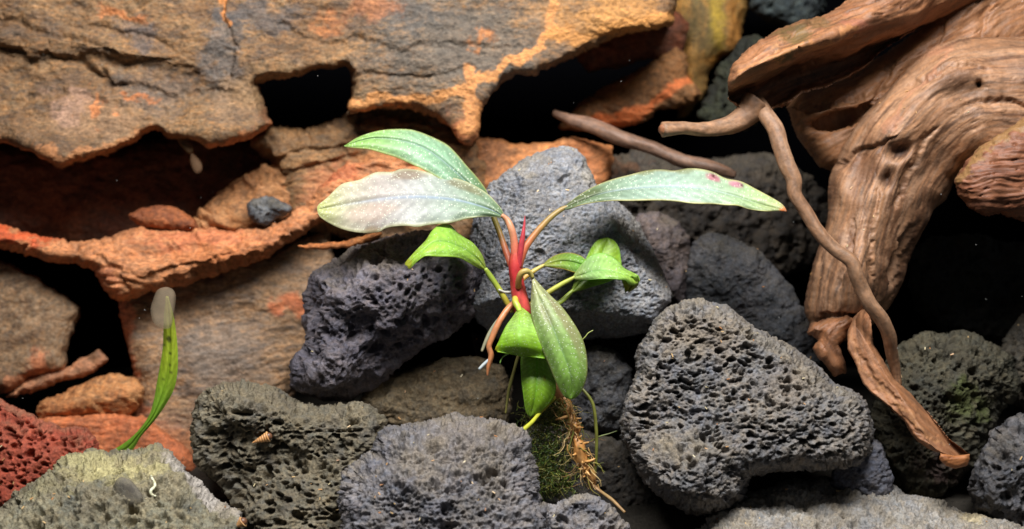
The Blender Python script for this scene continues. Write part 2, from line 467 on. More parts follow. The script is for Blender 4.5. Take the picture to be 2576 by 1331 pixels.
def tube(name, pts, mat, parent=None, base=((140, 100, 70), (110, 75, 50), (80, 50, 35)), seed=3, seg=28, step=3.0, relief=0.03, lumpy=0.0, cs=0.8, c3=0.6, grad=None, flat=1.0, cap=True, cfgx=None, colfn=None):
    """pts: (x, y, d, r) picture position, distance cm, radius in picture units"""
    pts = catmull(np.array(pts, float), 10)
    L = np.linalg.norm(np.diff(pts[:, :2], axis=0), axis=1).sum() + 1e-6
    n = max(6, int(L / step)); pts = resample(pts, n)
    Cc = P(pts[:, 0], pts[:, 1], pts[:, 2]); r = pts[:, 3] / F * (DIST + pts[:, 2])
    s = np.r_[0, np.cumsum(np.linalg.norm(np.diff(Cc, axis=0), axis=1))]
    T = np.gradient(Cc, axis=0); T /= np.linalg.norm(T, axis=1, keepdims=True)
    A = np.cross(T, FWD); A /= np.maximum(np.linalg.norm(A, axis=1, keepdims=True), 1e-6)
    B = np.cross(T, A)
    th = np.linspace(0, 2 * math.pi, seg, endpoint=False)
    ca, sa = np.cos(th), np.sin(th)
    S = np.repeat(s, seg); TH = np.tile(th, n); RR = np.repeat(r, seg)
    q = np.c_[S * 0.5, np.cos(TH) * RR * 3 + seed, np.sin(TH) * RR * 3]
    disp = fbm(q * 1.2, 4, seed, 0.6) * relief * 2
    if lumpy: disp += fbm(np.c_[S * 1.4, np.cos(TH), np.sin(TH)] * 0.9 + seed, 3, seed + 5) * lumpy * 2 * RR
    rad = RR + np.clip(disp, -RR * 0.6, RR * 0.8)
    V = np.repeat(Cc, seg, 0) + (np.repeat(A, seg, 0) * np.tile(ca, n)[:, None] + np.repeat(B, seg, 0) * (np.tile(sa, n) * flat)[:, None]) * rad[:, None]
    i = np.arange(n - 1)[:, None] * seg; j = np.arange(seg)[None]; j2 = (j + 1) % seg
    Fc = np.stack([(i + j), (i + j2), (i + seg + j2), (i + seg + j)], -1).reshape(-1, 4)
    V = np.r_[V, Cc[:1] - T[:1] * r[0] * 0.25, Cc[-1:] + T[-1:] * r[-1] * 0.25]
    jj = np.arange(seg); k0 = n * seg; e = (n - 1) * seg
    Fc = np.r_[Fc, np.stack([jj * 0 + k0, (jj + 1) % seg, jj, jj], 1), np.stack([jj * 0 + k0 + 1, e + jj, e + (jj + 1) % seg, e + (jj + 1) % seg], 1)]
    qq = np.r_[q, q[:1], q[-1:]]
    SS = np.r_[S, s[0], s[-1]] / s[-1]
    C = paint(None, qq, dict(base=base, cs=cs, c3=c3), seed) if colfn is None else colfn(SS, qq)
    return make_mesh(name, V, Fc, mat, parent, C)

# ------------------------------------------------------------------ the setting: tank floor and back
FLOOR_Z = float(P(1288, 1470, -3.0)[2])
def floor_and_back():
    xs = np.linspace(-30, 30, 121); ys = np.linspace(-9, 14, 70)
    gx, gy = np.meshgrid(xs, ys); p = np.stack([gx.ravel(), gy.ravel(), np.zeros(gx.size)], 1)
    z = FLOOR_Z + fbm(p * 0.3, 3, 4) * 0.6 + fbm(p * 2.4, 3, 9) * 0.25
    V = np.c_[p[:, :2], z]; idx = np.arange(gx.size).reshape(gx.shape)
    Fc = np.stack([idx[:-1, :-1].ravel(), idx[:-1, 1:].ravel(), idx[1:, 1:].ravel(), idx[1:, :-1].ravel()], 1)
    C = np.tile(s2l((46, 42, 36)), (len(V), 1))
    tag(make_mesh('ground', V, Fc, M_LAVA, None, C), kind='structure')
    V = []; z0, z1 = FLOOR_Z - 0.5, 22
    V = np.array([(-30, 14, z0), (30, 14, z0), (30, 14, z1), (-30, 14, z1), (-30, 14.6, z0), (30, 14.6, z0), (30, 14.6, z1), (-30, 14.6, z1)], float)
    Fc = np.array([(0, 1, 2, 3), (5, 4, 7, 6), (4, 0, 3, 7), (1, 5, 6, 2), (3, 2, 6, 7), (4, 5, 1, 0)])
    tag(make_mesh('wall_back', V, Fc, plain_mat('black_backing', (0.0015, 0.0015, 0.002), 0.9, spec=0.0), None), kind='structure')
floor_and_back()

# ------------------------------------------------------------------ stones
GREY = ((96, 95, 99), (122, 120, 123), (84, 84, 92))
ORANGE = (200, 130, 80)
def stone(name, label, cat, *a, group=None, **k):
    return tag(solid(name, *a, **k), label, cat, group)

SLATE_BASE = ((118, 88, 60), (142, 108, 74), (92, 74, 60))
# big upper slate with the notch
stone('slate_rock', 'huge brown and grey slate slab with a square notch, overhanging the dark cave', 'rock',
      [(-300,-60),(1705,-60),(1700,20),(1694,62),(1640,72),(1560,90),(1500,122),(1440,150),(1390,168),(1350,186),(1300,190),(1268,202),(1238,230),(1216,262),(1207,290),(1203,340),(1190,366),(1165,372),(1148,350),(1130,318),(1105,296),(1060,278),(1000,270),(930,272),(895,282),(872,290),(874,262),(880,232),(878,166),(850,166),(838,174),(818,168),(798,178),(762,192),(700,199),(664,201),(640,206),(652,240),(672,285),(688,318),(668,326),(640,346),(590,360),(545,366),(526,372),(500,348),(436,350),(380,328),(352,350),(285,380),(212,402),(178,425),(150,426),(108,396),(60,376),(0,358),(-300,350)],
      5.6, 1.0, 2.6, 0.25, M_SLATE, slate(-11, 0.05, 0.2, 1.2, 0.042, 0.028, 2.0),
      dict(base=SLATE_BASE, cs=0.55, cstretch=(0.7, 1, 1.6), warp=90, mott=0.5, gain=0.82,
           patch=[(1150,120,260,150,(98,92,84),0.9),(1000,30,120,60,(88,84,80),0.8),(560,150,60,150,(92,92,92),0.75),(640,40,120,45,(86,84,84),0.8),(350,90,60,40,(90,88,92),0.6),
                  (380,230,110,60,(104,96,90),0.6),(1560,50,170,70,(196,138,74),0.8),(230,310,170,50,(158,124,94),0.7),(180,275,60,30,(190,150,130),0.5),(255,285,18,36,(226,140,84),0.9),(340,240,40,14,(214,128,70),0.8),(300,30,70,20,(202,120,66),0.8),
                  (760,240,240,60,(140,112,78),0.7),(1165,330,45,40,(196,118,72),0.9),(930,30,60,40,(180,108,58),0.6),(830,60,40,25,(186,112,60),0.6),(590,250,60,60,(150,116,84),0.5),(700,290,60,40,(176,116,84),0.6),(1215,105,35,16,(188,116,58),0.8)],
           vein=[([(880,262),(960,248),(1080,246),(1150,236),(1180,226),(1220,190),(1262,160),(1330,135),(1385,85),(1400,20),(1390,-40)],15,(200,138,82),0.95),([(1180,180),(1185,250),(1176,330)],17,(196,134,80),0.9),
                 ([(555,-20),(562,40),(580,66)],7,(212,136,72),0.8),([(1390,90),(1480,90),(1690,40)],22,(200,138,74),0.8),([(-20,352),(80,378),(160,405),(280,376),(380,330)],14,(192,128,80),0.6),([(528,362),(600,350),(676,322)],14,(196,120,72),0.7)]),
      seed=11, res=2.8, rough_edge=9, power=2.4, bumps=[(150,390,200,60,0.7,-4),(120,200,260,40,-0.35,12),(330,170,200,30,-0.25,14),(560,330,150,50,0.35),(1300,170,160,60,0.25,-25),(1165,330,60,60,0.35),(1000,150,300,90,0.3),(1560,40,150,60,0.35),(250,120,200,25,0.3,10),(-20,250,120,60,-0.3)], tilt=(0, 0.10),
      cuts=[([(-40,112),(40,128),(80,150),(120,138),(190,150),(260,185)],9,0.34),([(-40,40),(60,58),(120,88),(210,96),(270,118)],8,0.22),([(200,60),(330,80),(420,110)],5,0.10),([(250,190),(330,215),(430,235),(560,225)],5,0.12),([(280,150),(350,165),(420,140)],4,0.10),([(560,-20),(566,50),(590,110),(580,200)],5,0.14),([(900,90),(1010,130),(1150,110),(1300,120)],5,0.10),([(700,60),(820,110),(900,90)],5,0.10),([(930,180),(1060,195),(1180,170)],4,0.08),([(60,250),(160,235),(300,262)],5,0.10)])

# rock behind the arch, running down to the ledge
stone('slate_rock', 'brown layered slate filling the arch under the notch, behind the plant leaves', 'rock',
      [(640,345),(690,322),(760,322),(850,300),(890,276),(1000,262),(1120,285),(1190,350),(1230,420),(1230,560),(1180,640),(1000,640),(880,600),(800,580),(740,560),(700,490),(700,430),(672,392),(636,366)],
      6.9, 1.2, 2.5, 0.7, M_SLATE, slate(-16, 0.10, 0.2, 1.5, 0.03, 0.08, 2.4),
      dict(base=((112,84,56),(134,100,66),(80,60,44)), cs=0.9, cstretch=(0.5,1,2.0), mott=0.45, warp=70, patch=[(1020,400,130,40,(186,122,74),0.8),(830,470,80,60,(176,112,74),0.7),(1000,450,160,30,(176,104,72),0.6)]),
      seed=21, res=3.0, cuts=[([(650,360),(760,345),(880,330),(980,345)],4,0.14),([(680,400),(780,375),(900,360),(1040,372)],4,0.16),([(700,440),(800,410),(900,385)],4,0.14),([(720,345),(840,318),(900,300)],4,0.12),([(900,300),(1000,285),(1100,310)],5,0.2)], bumps=[(900,340,200,40,0.3,-6),(1000,400,200,30,0.25)], tilt=(0, 0.18))
# long orange ledge
stone('slate_rock', 'long orange slate ledge curving across below the dark cave', 'rock',
      [(-300,545),(0,562),(40,575),(100,600),(180,612),(245,606),(300,590),(335,572),(420,582),(500,575),(600,584),(700,558),(768,512),(796,474),(836,438),(880,410),(960,402),(1080,402),(1130,430),(1100,500),(960,540),(850,548),(790,566),(758,590),(700,630),(640,656),(560,690),(440,718),(340,744),(296,752),(262,736),(246,700),(238,680),(200,664),(120,652),(60,640),(0,624),(-300,610)],
      5.3, 0.75, 2.6, 0.4, M_SLATE, slate(-18, 0.04, 0.12, 1.7, 0.02, 0.05),
      dict(base=((166,108,70),(186,124,82),(130,86,58)), cs=0.7, c3=0.6, cstretch=(0.6,1,1.5), warp=60, mott=0.42, patch=[(60,590,120,22,(206,74,30),0.8),(500,600,160,24,(198,110,74),0.6),(560,640,150,30,(164,92,46),0.6),(850,430,60,40,(176,86,56),0.6),(260,700,40,40,(206,126,90),0.6)]),
      seed=31, res=2.8, rough_edge=9, bumps=[(560,640,300,26,0.25,-12),(300,660,120,40,0.3),(830,460,60,60,0.25)], tilt=(0, 0.25),
      cuts=[([(60,622),(120,610),(190,622)],4,0.14),([(330,640),(450,625),(600,600),(700,575)],4,0.10),([(380,690),(500,660),(640,610),(720,590)],4,0.12),([(420,700),(560,662),(660,630)],3,0.10),([(240,640),(300,680),(330,720)],4,0.10)])
stone('slate_sliver', 'thin orange slate sliver in the shade just below the large speckled leaf', 'stone',
      [(748,618),(800,609),(850,612),(900,599),(946,582),(960,588),(930,604),(880,620),(820,628),(770,628)], 3.6, 0.2, 0.5, 0.15, M_SLATE, slate(-10, 0.03, 0.05, 2, 0.02), dict(base=((190,124,72),(170,104,58),(140,84,50)), cs=1.2), seed=39, res=2.6)
# cave floor stones
stone('slate_rock', 'tan sloping slate on the cave floor behind the black pebble', 'rock',
      [(470,590),(500,540),(540,500),(590,460),(640,430),(700,410),(745,420),(790,440),(790,500),(740,560),(640,600)], 6.6, 0.9, 1.6, 0.8, M_SLATE, slate(-24, 0.08, 0.12, 1.5, 0.03, 0.14, 1.8),
      dict(base=((150,104,64),(166,116,76),(104,70,44)), cs=0.8), seed=41, res=3.2, tilt=(0, 0.5))
stone('slate_chip', 'dark reddish slate chip lying on the orange ledge in the cave', 'stone',
      [(322,540),(350,524),(400,517),(445,524),(485,552),(498,574),(470,582),(420,580),(350,570),(328,556)], 5.35, 0.4, 0.5, 0.35, M_SLATE, slate(-20, 0.05, 0.06, 2.5, 0.03),
      dict(base=((120,66,38),(146,84,48),(84,46,30)), cs=1.2), seed=43, res=2.8, tilt=(0, 0.3))
stone('pebble', 'small black rough pebble sitting on the orange slate ledge', 'pebble',
      [(620,520),(632,504),(660,497),(690,500),(720,514),(733,528),(715,542),(695,550),(672,568),(645,562),(626,546)], 5.0, 0.5, 0.5, 0.5, M_LAVA, lava(4, 9, 0.6, 0.1, 0.07, 0.12, 0.04),
      dict(base=((74,75,78),(100,101,104),(58,59,62)), cs=1.5), seed=45, res=2.4, round_=True, rough_edge=1.5)
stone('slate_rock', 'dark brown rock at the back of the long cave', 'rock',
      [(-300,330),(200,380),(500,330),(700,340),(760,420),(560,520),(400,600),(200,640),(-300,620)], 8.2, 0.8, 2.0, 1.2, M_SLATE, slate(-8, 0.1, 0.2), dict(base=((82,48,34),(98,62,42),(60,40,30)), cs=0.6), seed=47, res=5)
# lower left group
stone('slate_rock', 'flat grey brown slate face under the left end of the orange ledge', 'rock',
      [(-300,640),(0,650),(80,690),(150,740),(205,770),(202,800),(180,840),(170,880),(160,930),(110,938),(60,960),(20,990),(-300,1010)], 6.0, 0.5, 2.4, 0.5, M_SLATE, slate(20, 0.05, 0.18, 1.5, 0.03, 0.02),
      dict(base=((128,102,76),(144,116,88),(100,78,60)), cs=0.8, mott=0.45, gain=0.88, warp=40, patch=[(95,920,22,40,(196,118,78),0.8)], vein=[([(20,975),(60,945),(150,925)],10,(190,128,90),0.8)]), seed=51, res=3.4, tilt=(0, 0.12))
stone('slate_rock', 'broad grey and tan slate slab standing beneath the orange ledge', 'rock',
      [(300,745),(330,738),(440,712),(560,684),(700,628),(760,600),(830,580),(840,700),(800,900),(740,1000),(640,1110),(520,1180),(400,1190),(330,1160),(335,1060),(345,960),(330,880),(308,790)], 6.2, 0.75, 2.6, 0.8, M_SLATE, slate(14, 0.05, 0.2, 1.2, 0.03, 0.025),
      dict(base=((136,108,82),(158,124,92),(108,94,84)), cs=0.6, gain=0.9, cstretch=(0.6,1,1.8), warp=60, mott=0.42, patch=[(560,900,130,110,(128,116,106),0.7),(740,770,50,26,(204,110,66),0.85),(430,1110,130,60,(164,100,62),0.7),(520,1040,120,50,(98,84,74),0.6)],
           vein=[([(312,770),(325,860),(345,950),(362,1040)],20,(190,122,88),0.85)]), seed=53, res=3.2, rough_edge=5, bumps=[(325,900,28,200,0.3),(420,800,60,100,-0.15)], tilt=(0, 0.12))
stone('slate_rock', 'orange slate wedge above the red lava stone', 'rock',
      [(90,1035),(110,1010),(170,985),(220,960),(280,935),(340,950),(362,985),(350,1020),(320,1050),(240,1072),(150,1070),(105,1058)], 5.2, 0.7, 1.2, 0.5, M_SLATE, slate(-10, 0.06, 0.12, 1.6, 0.03, 0.05),
      dict(base=((164,108,66),(178,124,78),(116,76,48)), cs=0.8, mott=0.45), seed=55, res=3.0, tilt=(0, 0.35), bumps=[(220,1000,120,24,0.25,-10),(220,1050,120,20,-0.3)])
stone('slate_rock', 'pale thin slate sliver in the dark gap left of the slab', 'rock',
      [(15,998),(50,960),(110,935),(160,930),(210,905),(250,880),(275,905),(235,935),(150,960),(90,985),(40,1003)], 5.9, 0.3, 0.6, 0.3, M_SLATE, slate(-20, 0.05, 0.08, 2, 0.03),
      dict(base=((186,128,92),(150,104,76),(120,90,66)), cs=1.0), seed=57, res=2.8, tilt=(0, 0.2))
stone('slate_rock', 'rusty orange slate base between the red stone and the slab', 'rock',
      [(60,1060),(160,1050),(300,1040),(370,1050),(420,1090),(480,1130),(500,1190),(440,1250),(250,1260),(100,1230)], 4.6, 0.6, 1.5, 0.6, M_SLATE, slate(8, 0.06, 0.15, 1.5, 0.03, 0.03),
      dict(base=((186,112,70),(170,96,60),(130,78,50)), cs=0.8), seed=59, res=3.2, tilt=(0, 0.2))
# behind and right of the arch
stone('slate_rock', 'orange slate plate behind the tall grey boulder', 'rock',
      [(1190,345),(1240,352),(1300,366),(1380,362),(1440,345),(1500,362),(1535,374),(1540,400),(1520,520),(1400,560),(1230,560),(1195,450)], 6.6, 0.6, 1.8, 0.6, M_SLATE, slate(4, 0.06, 0.15, 1.4, 0.03, 0.04),
      dict(base=((172,108,66),(190,124,74),(126,86,56)), cs=0.7, warp=40, patch=[(1230,400,60,60,(110,76,56),0.7)]), seed=61, res=3.4, tilt=(0, 0.3))
stone('slate_rock', 'brown slate with orange edges right of the large dark opening', 'rock',
      [(1404,322),(1440,285),(1462,258),(1524,216),(1600,178),(1650,152),(1700,120),(1730,140),(1728,190),(1770,236),(1745,262),(1700,272),(1645,275),(1632,300),(1580,318),(1520,322),(1460,330)], 8.2, 0.7, 2.4, 0.8, M_SLATE, slate(-24, 0.07, 0.2, 1.4, 0.03, 0.04),
      dict(base=((130,90,56),(150,104,64),(98,72,50)), cs=0.7, warp=40, vein=[([(1500,308),(1560,300),(1620,276),(1680,232),(1725,190)],14,(214,118,66),0.95)]), seed=63, res=3.4, tilt=(0, 0.1))
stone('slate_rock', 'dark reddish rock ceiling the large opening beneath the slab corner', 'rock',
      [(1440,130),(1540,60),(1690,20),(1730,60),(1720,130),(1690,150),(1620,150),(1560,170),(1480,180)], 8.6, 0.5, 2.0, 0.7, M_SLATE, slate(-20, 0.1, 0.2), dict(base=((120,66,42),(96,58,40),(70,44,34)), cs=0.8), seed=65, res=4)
stone('background_stone', 'olive and amber streaked upright stone in the back corner', 'rock',
      [(1690,-60),(1880,-60),(1886,20),(1872,70),(1864,110),(1810,150),(1785,190),(1770,250),(1725,300),(1700,300),(1712,200),(1696,100)], 10.0, 0.9, 2.0, 1.0, M_SLATE, slate(80, 0.08, 0.3, 0.8, 0.03),
      dict(base=((112,86,46),(138,100,48),(84,74,40)), cs=0.4, cstretch=(2,1,0.5), warp=40, patch=[(1800,40,26,90,(142,118,28),0.8),(1850,70,20,90,(168,108,44),0.7),(1815,150,40,20,(182,120,42),0.8),(1750,60,30,100,(64,58,34),0.8)]), seed=67, res=5)
stone('background_stone', 'blackish green mossy stone behind the tip of the thick branch', 'rock',
      [(1805,180),(1840,130),(1870,100),(1905,95),(1960,110),(2000,170),(1960,260),(1880,330),(1800,320),(1760,290)], 7.0, 0.8, 1.6, 0.8, M_LAVA, lava(), dict(base=((26,27,20),(40,42,28),(20,20,16)), cs=0.8), seed=69, res=4)
stone('background_stone', 'dark stone with pale flecks at the top behind the driftwood', 'rock',
      [(1885,-60),(2100,-60),(2080,20),(2050,60),(1990,70),(1930,60),(1890,20)], 9.5, 0.8, 1.6, 0.8, M_LAVA, lava(), dict(base=((30,34,36),(44,50,50),(80,88,84)), cs=1.2, c3=0.4), seed=71, res=4.5)

stone('background_stone', 'dim brown grey rock in the gap behind the right hand speckled leaf', 'rock',
      [(1500,400),(1600,380),(1700,385),(1790,400),(1880,380),(1960,400),(2040,440),(2100,520),(2110,640),(1960,700),(1760,660),(1600,600),(1520,500)], 7.4, 0.9, 1.8, 0.9, M_LAVA, lava(), dict(base=((58,52,47),(70,62,53),(46,44,43)), cs=0.8, patch=[(1560,420,50,24,(110,72,48),0.7)]), seed=73, res=4)
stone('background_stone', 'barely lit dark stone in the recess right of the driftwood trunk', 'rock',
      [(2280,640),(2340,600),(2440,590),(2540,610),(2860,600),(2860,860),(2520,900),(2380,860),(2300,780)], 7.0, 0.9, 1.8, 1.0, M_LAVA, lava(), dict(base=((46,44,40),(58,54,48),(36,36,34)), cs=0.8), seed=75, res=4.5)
# lava stones
LV = lambda **k: dict(dict(cs=0.7, c3=0.5, gain=np.array((0.88, 0.86, 0.84))), **k)
stone('lava_rock', 'brick red porous lava stone at the lower left edge', 'rock',
      [(-300,985),(0,1000),(60,1030),(110,1062),(160,1070),(215,1072),(250,1112),(260,1150),(220,1200),(130,1240),(60,1300),(-300,1340)], 2.6, 0.9, 2.2, 0.7, M_LAVA, lava(3.8, 7, 0.95, 0.34, 0.05, 0.15, 0.16, 0.03, (0.8,1,1.3)),
      LV(base=((154,72,54),(172,88,68),(132,58,44))), seed=81, res=2.5, tilt=(0, 0.25))
stone('lava_rock', 'olive topped grey lava stone carrying the small white worm', 'rock',
      [(-300,1300),(0,1275),(30,1246),(70,1218),(140,1180),(160,1156),(215,1138),(290,1136),(390,1130),(432,1146),(470,1180),(490,1200),(560,1262),(602,1290),(604,1330),(590,1420),(300,1500),(-300,1500)], -1.2, 1.7, 3.2, 0.9, M_LAVA, lava(2.8, 6, 0.75, 0.34, 0.13, 0.25, 0.14, 0.16),
      LV(base=((114,112,98),(136,132,112),(94,94,90)), warp=60, patch=[(290,1178,190,44,(184,176,128),1.0),(120,1230,60,20,(150,146,110),0.6)], vein=[([(430,1150),(500,1215),(600,1290)],26,(172,166,160),0.95)]), seed=83, res=2.5, tilt=(0, 0.15), lean=(0, -0.7), bumps=[(560,1290,60,60,-0.5,40)])
stone('lava_rock', 'brownish pitted lava stone bearing the cone shell snail', 'rock',
      [(478,1040),(492,1005),(520,976),(560,962),(620,958),(690,972),(760,1012),(830,1016),(900,1008),(945,1030),(968,1060),(960,1120),(930,1200),(920,1420),(780,1500),(650,1470),(600,1300),(560,1232),(505,1180),(484,1100)], 0.6, 1.5, 2.8, 1.0, M_LAVA, lava(3.3, 7.0, 0.9, 0.36, 0.09, 0.25, 0.14, 0.09, (0.8,1,1.3)),
      LV(base=((102,96,82),(122,114,96),(84,82,80))), seed=85, res=2.5, tilt=(0, 0.12), bumps=[(620,1030,140,60,0.35),(620,1180,120,60,-0.35),(800,1140,120,40,-0.3)])
stone('lava_rock', 'dark purplish lava boulder with a ragged underside left of the plant stem', 'rock',
      [(772,740),(782,690),(838,655),(900,622),(970,594),(1060,578),(1150,590),(1220,640),(1230,760),(1190,800),(1140,836),(1060,880),(985,936),(940,976),(880,1004),(820,1012),(770,996),(728,976),(738,905),(772,868),(764,806)], 2.2, 1.7, 2.4, 1.2, M_LAVA, lava(2.8, 6.5, 0.6, 0.26, 0.10, 0.3, 0.10, 0.07),
      LV(base=((88,84,92),(112,106,112),(70,68,80)), warp=60, patch=[(900,640,120,30,(122,112,100),0.6)]), seed=87, res=2.5, rough_edge=2, bumps=[(820,900,80,80,0.4),(930,760,120,100,0.35),(1060,850,120,50,-0.6,-30),(900,850,60,60,-0.3)])
stone('lava_rock', 'tall angular bluish grey boulder rising behind the red stem', 'rock',
      [(1182,600),(1190,548),(1204,500),(1234,462),(1280,430),(1322,398),(1388,372),(1420,366),(1452,376),(1470,400),(1490,440),(1502,468),(1560,512),(1606,560),(1640,620),(1660,670),(1698,744),(1660,800),(1640,836),(1560,850),(1400,850),(1262,860),(1205,815),(1180,770),(1188,690)], 2.9, 1.9, 2.6, 0.45, M_LAVA, lava(2.0, 8, 0.25, 0.16, 0.05, 0.03, 0.05, 0.11, (0.8,1,1.5)),
      LV(base=((116,117,122),(138,138,141),(100,102,112)), gain=0.95, warp=60, patch=[(1480,420,26,60,(150,144,134),0.8),(1590,570,40,40,(138,130,118),0.6)]), seed=89, res=2.5, rough_edge=4,
      power=3.5, planes=[(1440,560,1.8,-0.2,0.45),(1510,490,1.2,-2.4,1.7),(1290,520,1.45,1.3,0.5),(1400,770,1.9,0.2,-1.8),(1390,400,0.9,0.3,1.6)])
stone('lava_rock', 'purplish brown stone leaning behind the right side of the grey boulder', 'rock',
      [(1590,560),(1610,535),(1660,530),(1700,552),(1738,600),(1750,680),(1740,770),(1690,800),(1640,700)], 4.6, 0.8, 1.5, 0.8, M_LAVA, lava(3, 7, 0.5, 0.08, 0.06, 0.2, 0.03), LV(base=((104,92,88),(88,80,82),(76,70,74))), seed=91, res=3)
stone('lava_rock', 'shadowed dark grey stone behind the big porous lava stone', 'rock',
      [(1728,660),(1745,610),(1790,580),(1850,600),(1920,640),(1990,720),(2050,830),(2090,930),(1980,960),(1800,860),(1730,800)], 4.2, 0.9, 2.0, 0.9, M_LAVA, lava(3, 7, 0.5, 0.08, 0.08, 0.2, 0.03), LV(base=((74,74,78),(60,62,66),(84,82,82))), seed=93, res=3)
stone('lava_rock', 'biggest porous grey lava stone, its ledge overhanging the pale flat stone', 'rock',
      [(1558,1050),(1572,1010),(1594,950),(1600,880),(1640,812),(1690,764),(1760,750),(1830,768),(1880,806),(1940,846),(2000,872),(2050,912),(2100,962),(2160,990),(2186,1030),(2202,1080),(2196,1140),(2160,1166),(2090,1180),(1990,1186),(1930,1188),(1890,1204),(1876,1250),(1840,1280),(1790,1294),(1730,1290),(1670,1262),(1620,1215),(1590,1160),(1566,1110)], 0.2, 1.5, 2.4, 0.45, M_LAVA, lava(4.4, 8.0, 0.8, 0.32, 0.08, 0.14, 0.12, 0.11, (0.72,1,1.35)),
      LV(base=((112,111,112),(128,122,116),(98,100,110)), warp=70, patch=[(1760,850,120,70,(128,116,100),0.7),(2000,960,90,60,(124,114,104),0.6)]), seed=95, res=2.4, bumps=[(1740,1190,110,80,0.7),(2000,1050,160,90,0.35),(1900,1200,90,40,-0.5),(1640,1080,60,60,-0.3)], tilt=(0, 0.12))
stone('lava_rock', 'pale grey flat stone spreading out below the big lava ledge', 'rock',
      [(1700,1420),(1740,1350),(1800,1300),(1880,1244),(1960,1216),(2080,1206),(2180,1196),(2240,1214),(2280,1240),(2350,1252),(2420,1286),(2500,1300),(2570,1326),(2640,1350),(2640,1500),(1700,1500)], -1.3, 1.0, 3.4, 1.0, M_LAVA, lava(2.2, 7, 0.45, 0.30, 0.11, 0.2, 0.09, 0.14),
      LV(base=((140,136,132),(156,150,142),(122,120,120)), gain=0.9, warp=50, patch=[(2450,1300,50,16,(206,190,150),0.8)]), seed=97, res=2.5, lean=(0, -1.3), tilt=(0, 0.2))
stone('lava_rock', 'dark greenish porous lava stone behind the cut driftwood root', 'rock',
      [(2170,1120),(2196,1000),(2214,930),(2250,872),(2320,836),(2430,838),(2510,868),(2550,900),(2570,970),(2520,1030),(2496,1080),(2470,1150),(2420,1210),(2370,1246),(2310,1252),(2240,1220),(2190,1180)], 2.6, 1.5, 2.6, 1.6, M_LAVA, lava(3.4, 7.5, 0.9, 0.26, 0.07, 0.2, 0.12, 0.08),
      LV(base=((64,62,52),(78,74,60),(50,50,46)), warp=60, patch=[(2430,1010,60,50,(84,94,44),0.7),(2370,1170,60,40,(78,54,56),0.6)]), seed=99, res=2.6, tilt=(0, 0.1))
stone('lava_rock', 'dark grey lava stone at the lower right edge', 'rock',
      [(2430,1230),(2440,1190),(2462,1140),(2500,1090),(2540,1056),(2600,1046),(2860,1060),(2860,1360),(2580,1380),(2500,1330),(2450,1290)], 0.8, 1.2, 2.4, 1.1, M_LAVA, lava(2.6, 6, 0.7, 0.26, 0.10, 0.25, 0.1, 0.1), LV(base=((82,82,86),(98,96,98),(66,66,72))), seed=101, res=2.6)
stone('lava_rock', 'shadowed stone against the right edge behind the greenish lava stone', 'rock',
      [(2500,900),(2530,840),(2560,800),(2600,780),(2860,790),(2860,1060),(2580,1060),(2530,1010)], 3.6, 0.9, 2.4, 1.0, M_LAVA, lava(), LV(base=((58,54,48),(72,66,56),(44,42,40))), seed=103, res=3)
stone('lava_rock', 'crumbly bluish grey lava stone front and centre below the roots', 'rock',
      [(858,1230),(862,1196),(890,1160),(940,1136),(950,1098),(968,1070),(1040,1062),(1100,1052),(1160,1046),(1240,1054),(1300,1076),(1326,1096),(1340,1140),(1354,1180),(1352,1250),(1362,1300),(1366,1420),(1250,1500),(950,1500),(860,1400)], -1.4, 1.8, 3.0, 0.8, M_LAVA, lava(2.4, 7, 0.4, 0.26, 0.15, 0.25, 0.10, 0.20, (0.85,1,1.4)),
      LV(base=((108,107,112),(126,123,126),(96,96,106)), warp=60, patch=[(1200,1100,140,50,(122,114,108),0.7)]), seed=105, res=2.4, tilt=(0, 0.1), lean=(0, -0.45), bumps=[(1050,1230,180,80,0.3)])
stone('lava_rock', 'small lumpy grey stone at the bottom between the bigger lava stones', 'rock',
      [(1356,1300),(1362,1274),(1400,1264),(1440,1248),(1470,1236),(1500,1252),(1545,1284),(1580,1320),(1610,1380),(1560,1470),(1380,1470)], -1.5, 0.9, 1.8, 0.8, M_LAVA, lava(3.0, 7, 0.7, 0.22, 0.10, 0.15, 0.09, 0.13), LV(base=((118,117,122),(134,131,134),(100,100,110))), seed=107, res=2.4, tilt=(0, 0.5))
stone('lava_rock', 'brown stone lying in the shaded gap beneath the purplish boulder', 'rock',
      [(880,1030),(930,970),(1000,930),(1100,900),(1200,890),(1270,920),(1296,970),(1280,1060),(1240,1120),(1000,1130)], 2.4, 0.8, 2.4, 0.9, M_LAVA, lava(2.4, 7, 0.4, 0.1, 0.1, 0.2, 0.03, 0.06), LV(base=((92,80,62),(110,96,74),(70,66,60))), seed=109, res=2.8, tilt=(0, 0.3))
stone('lava_rock', 'dim grey stone between the hanging leaf and the big porous lava stone', 'rock',
      [(1460,900),(1500,876),(1550,886),(1590,930),(1600,1020),(1580,1080),(1520,1100),(1440,1080),(1430,980)], 2.4, 0.7, 2.4, 0.7, M_LAVA, lava(2.8, 7, 0.5, 0.12, 0.09, 0.2, 0.04, 0.05), LV(base=((88,88,90),(74,74,78),(98,96,92))), seed=111, res=2.8)
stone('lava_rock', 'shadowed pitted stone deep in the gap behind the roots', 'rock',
      [(1290,1120),(1340,1080),(1440,1070),(1520,1090),(1600,1130),(1660,1240),(1700,1340),(1500,1420),(1320,1380)], 2.2, 0.6, 2.6, 0.8, M_LAVA, lava(2.8, 7, 0.6, 0.12, 0.08, 0.2, 0.04, 0.05), LV(base=((70,66,62),(82,78,74),(56,54,54))), seed=113, res=3)
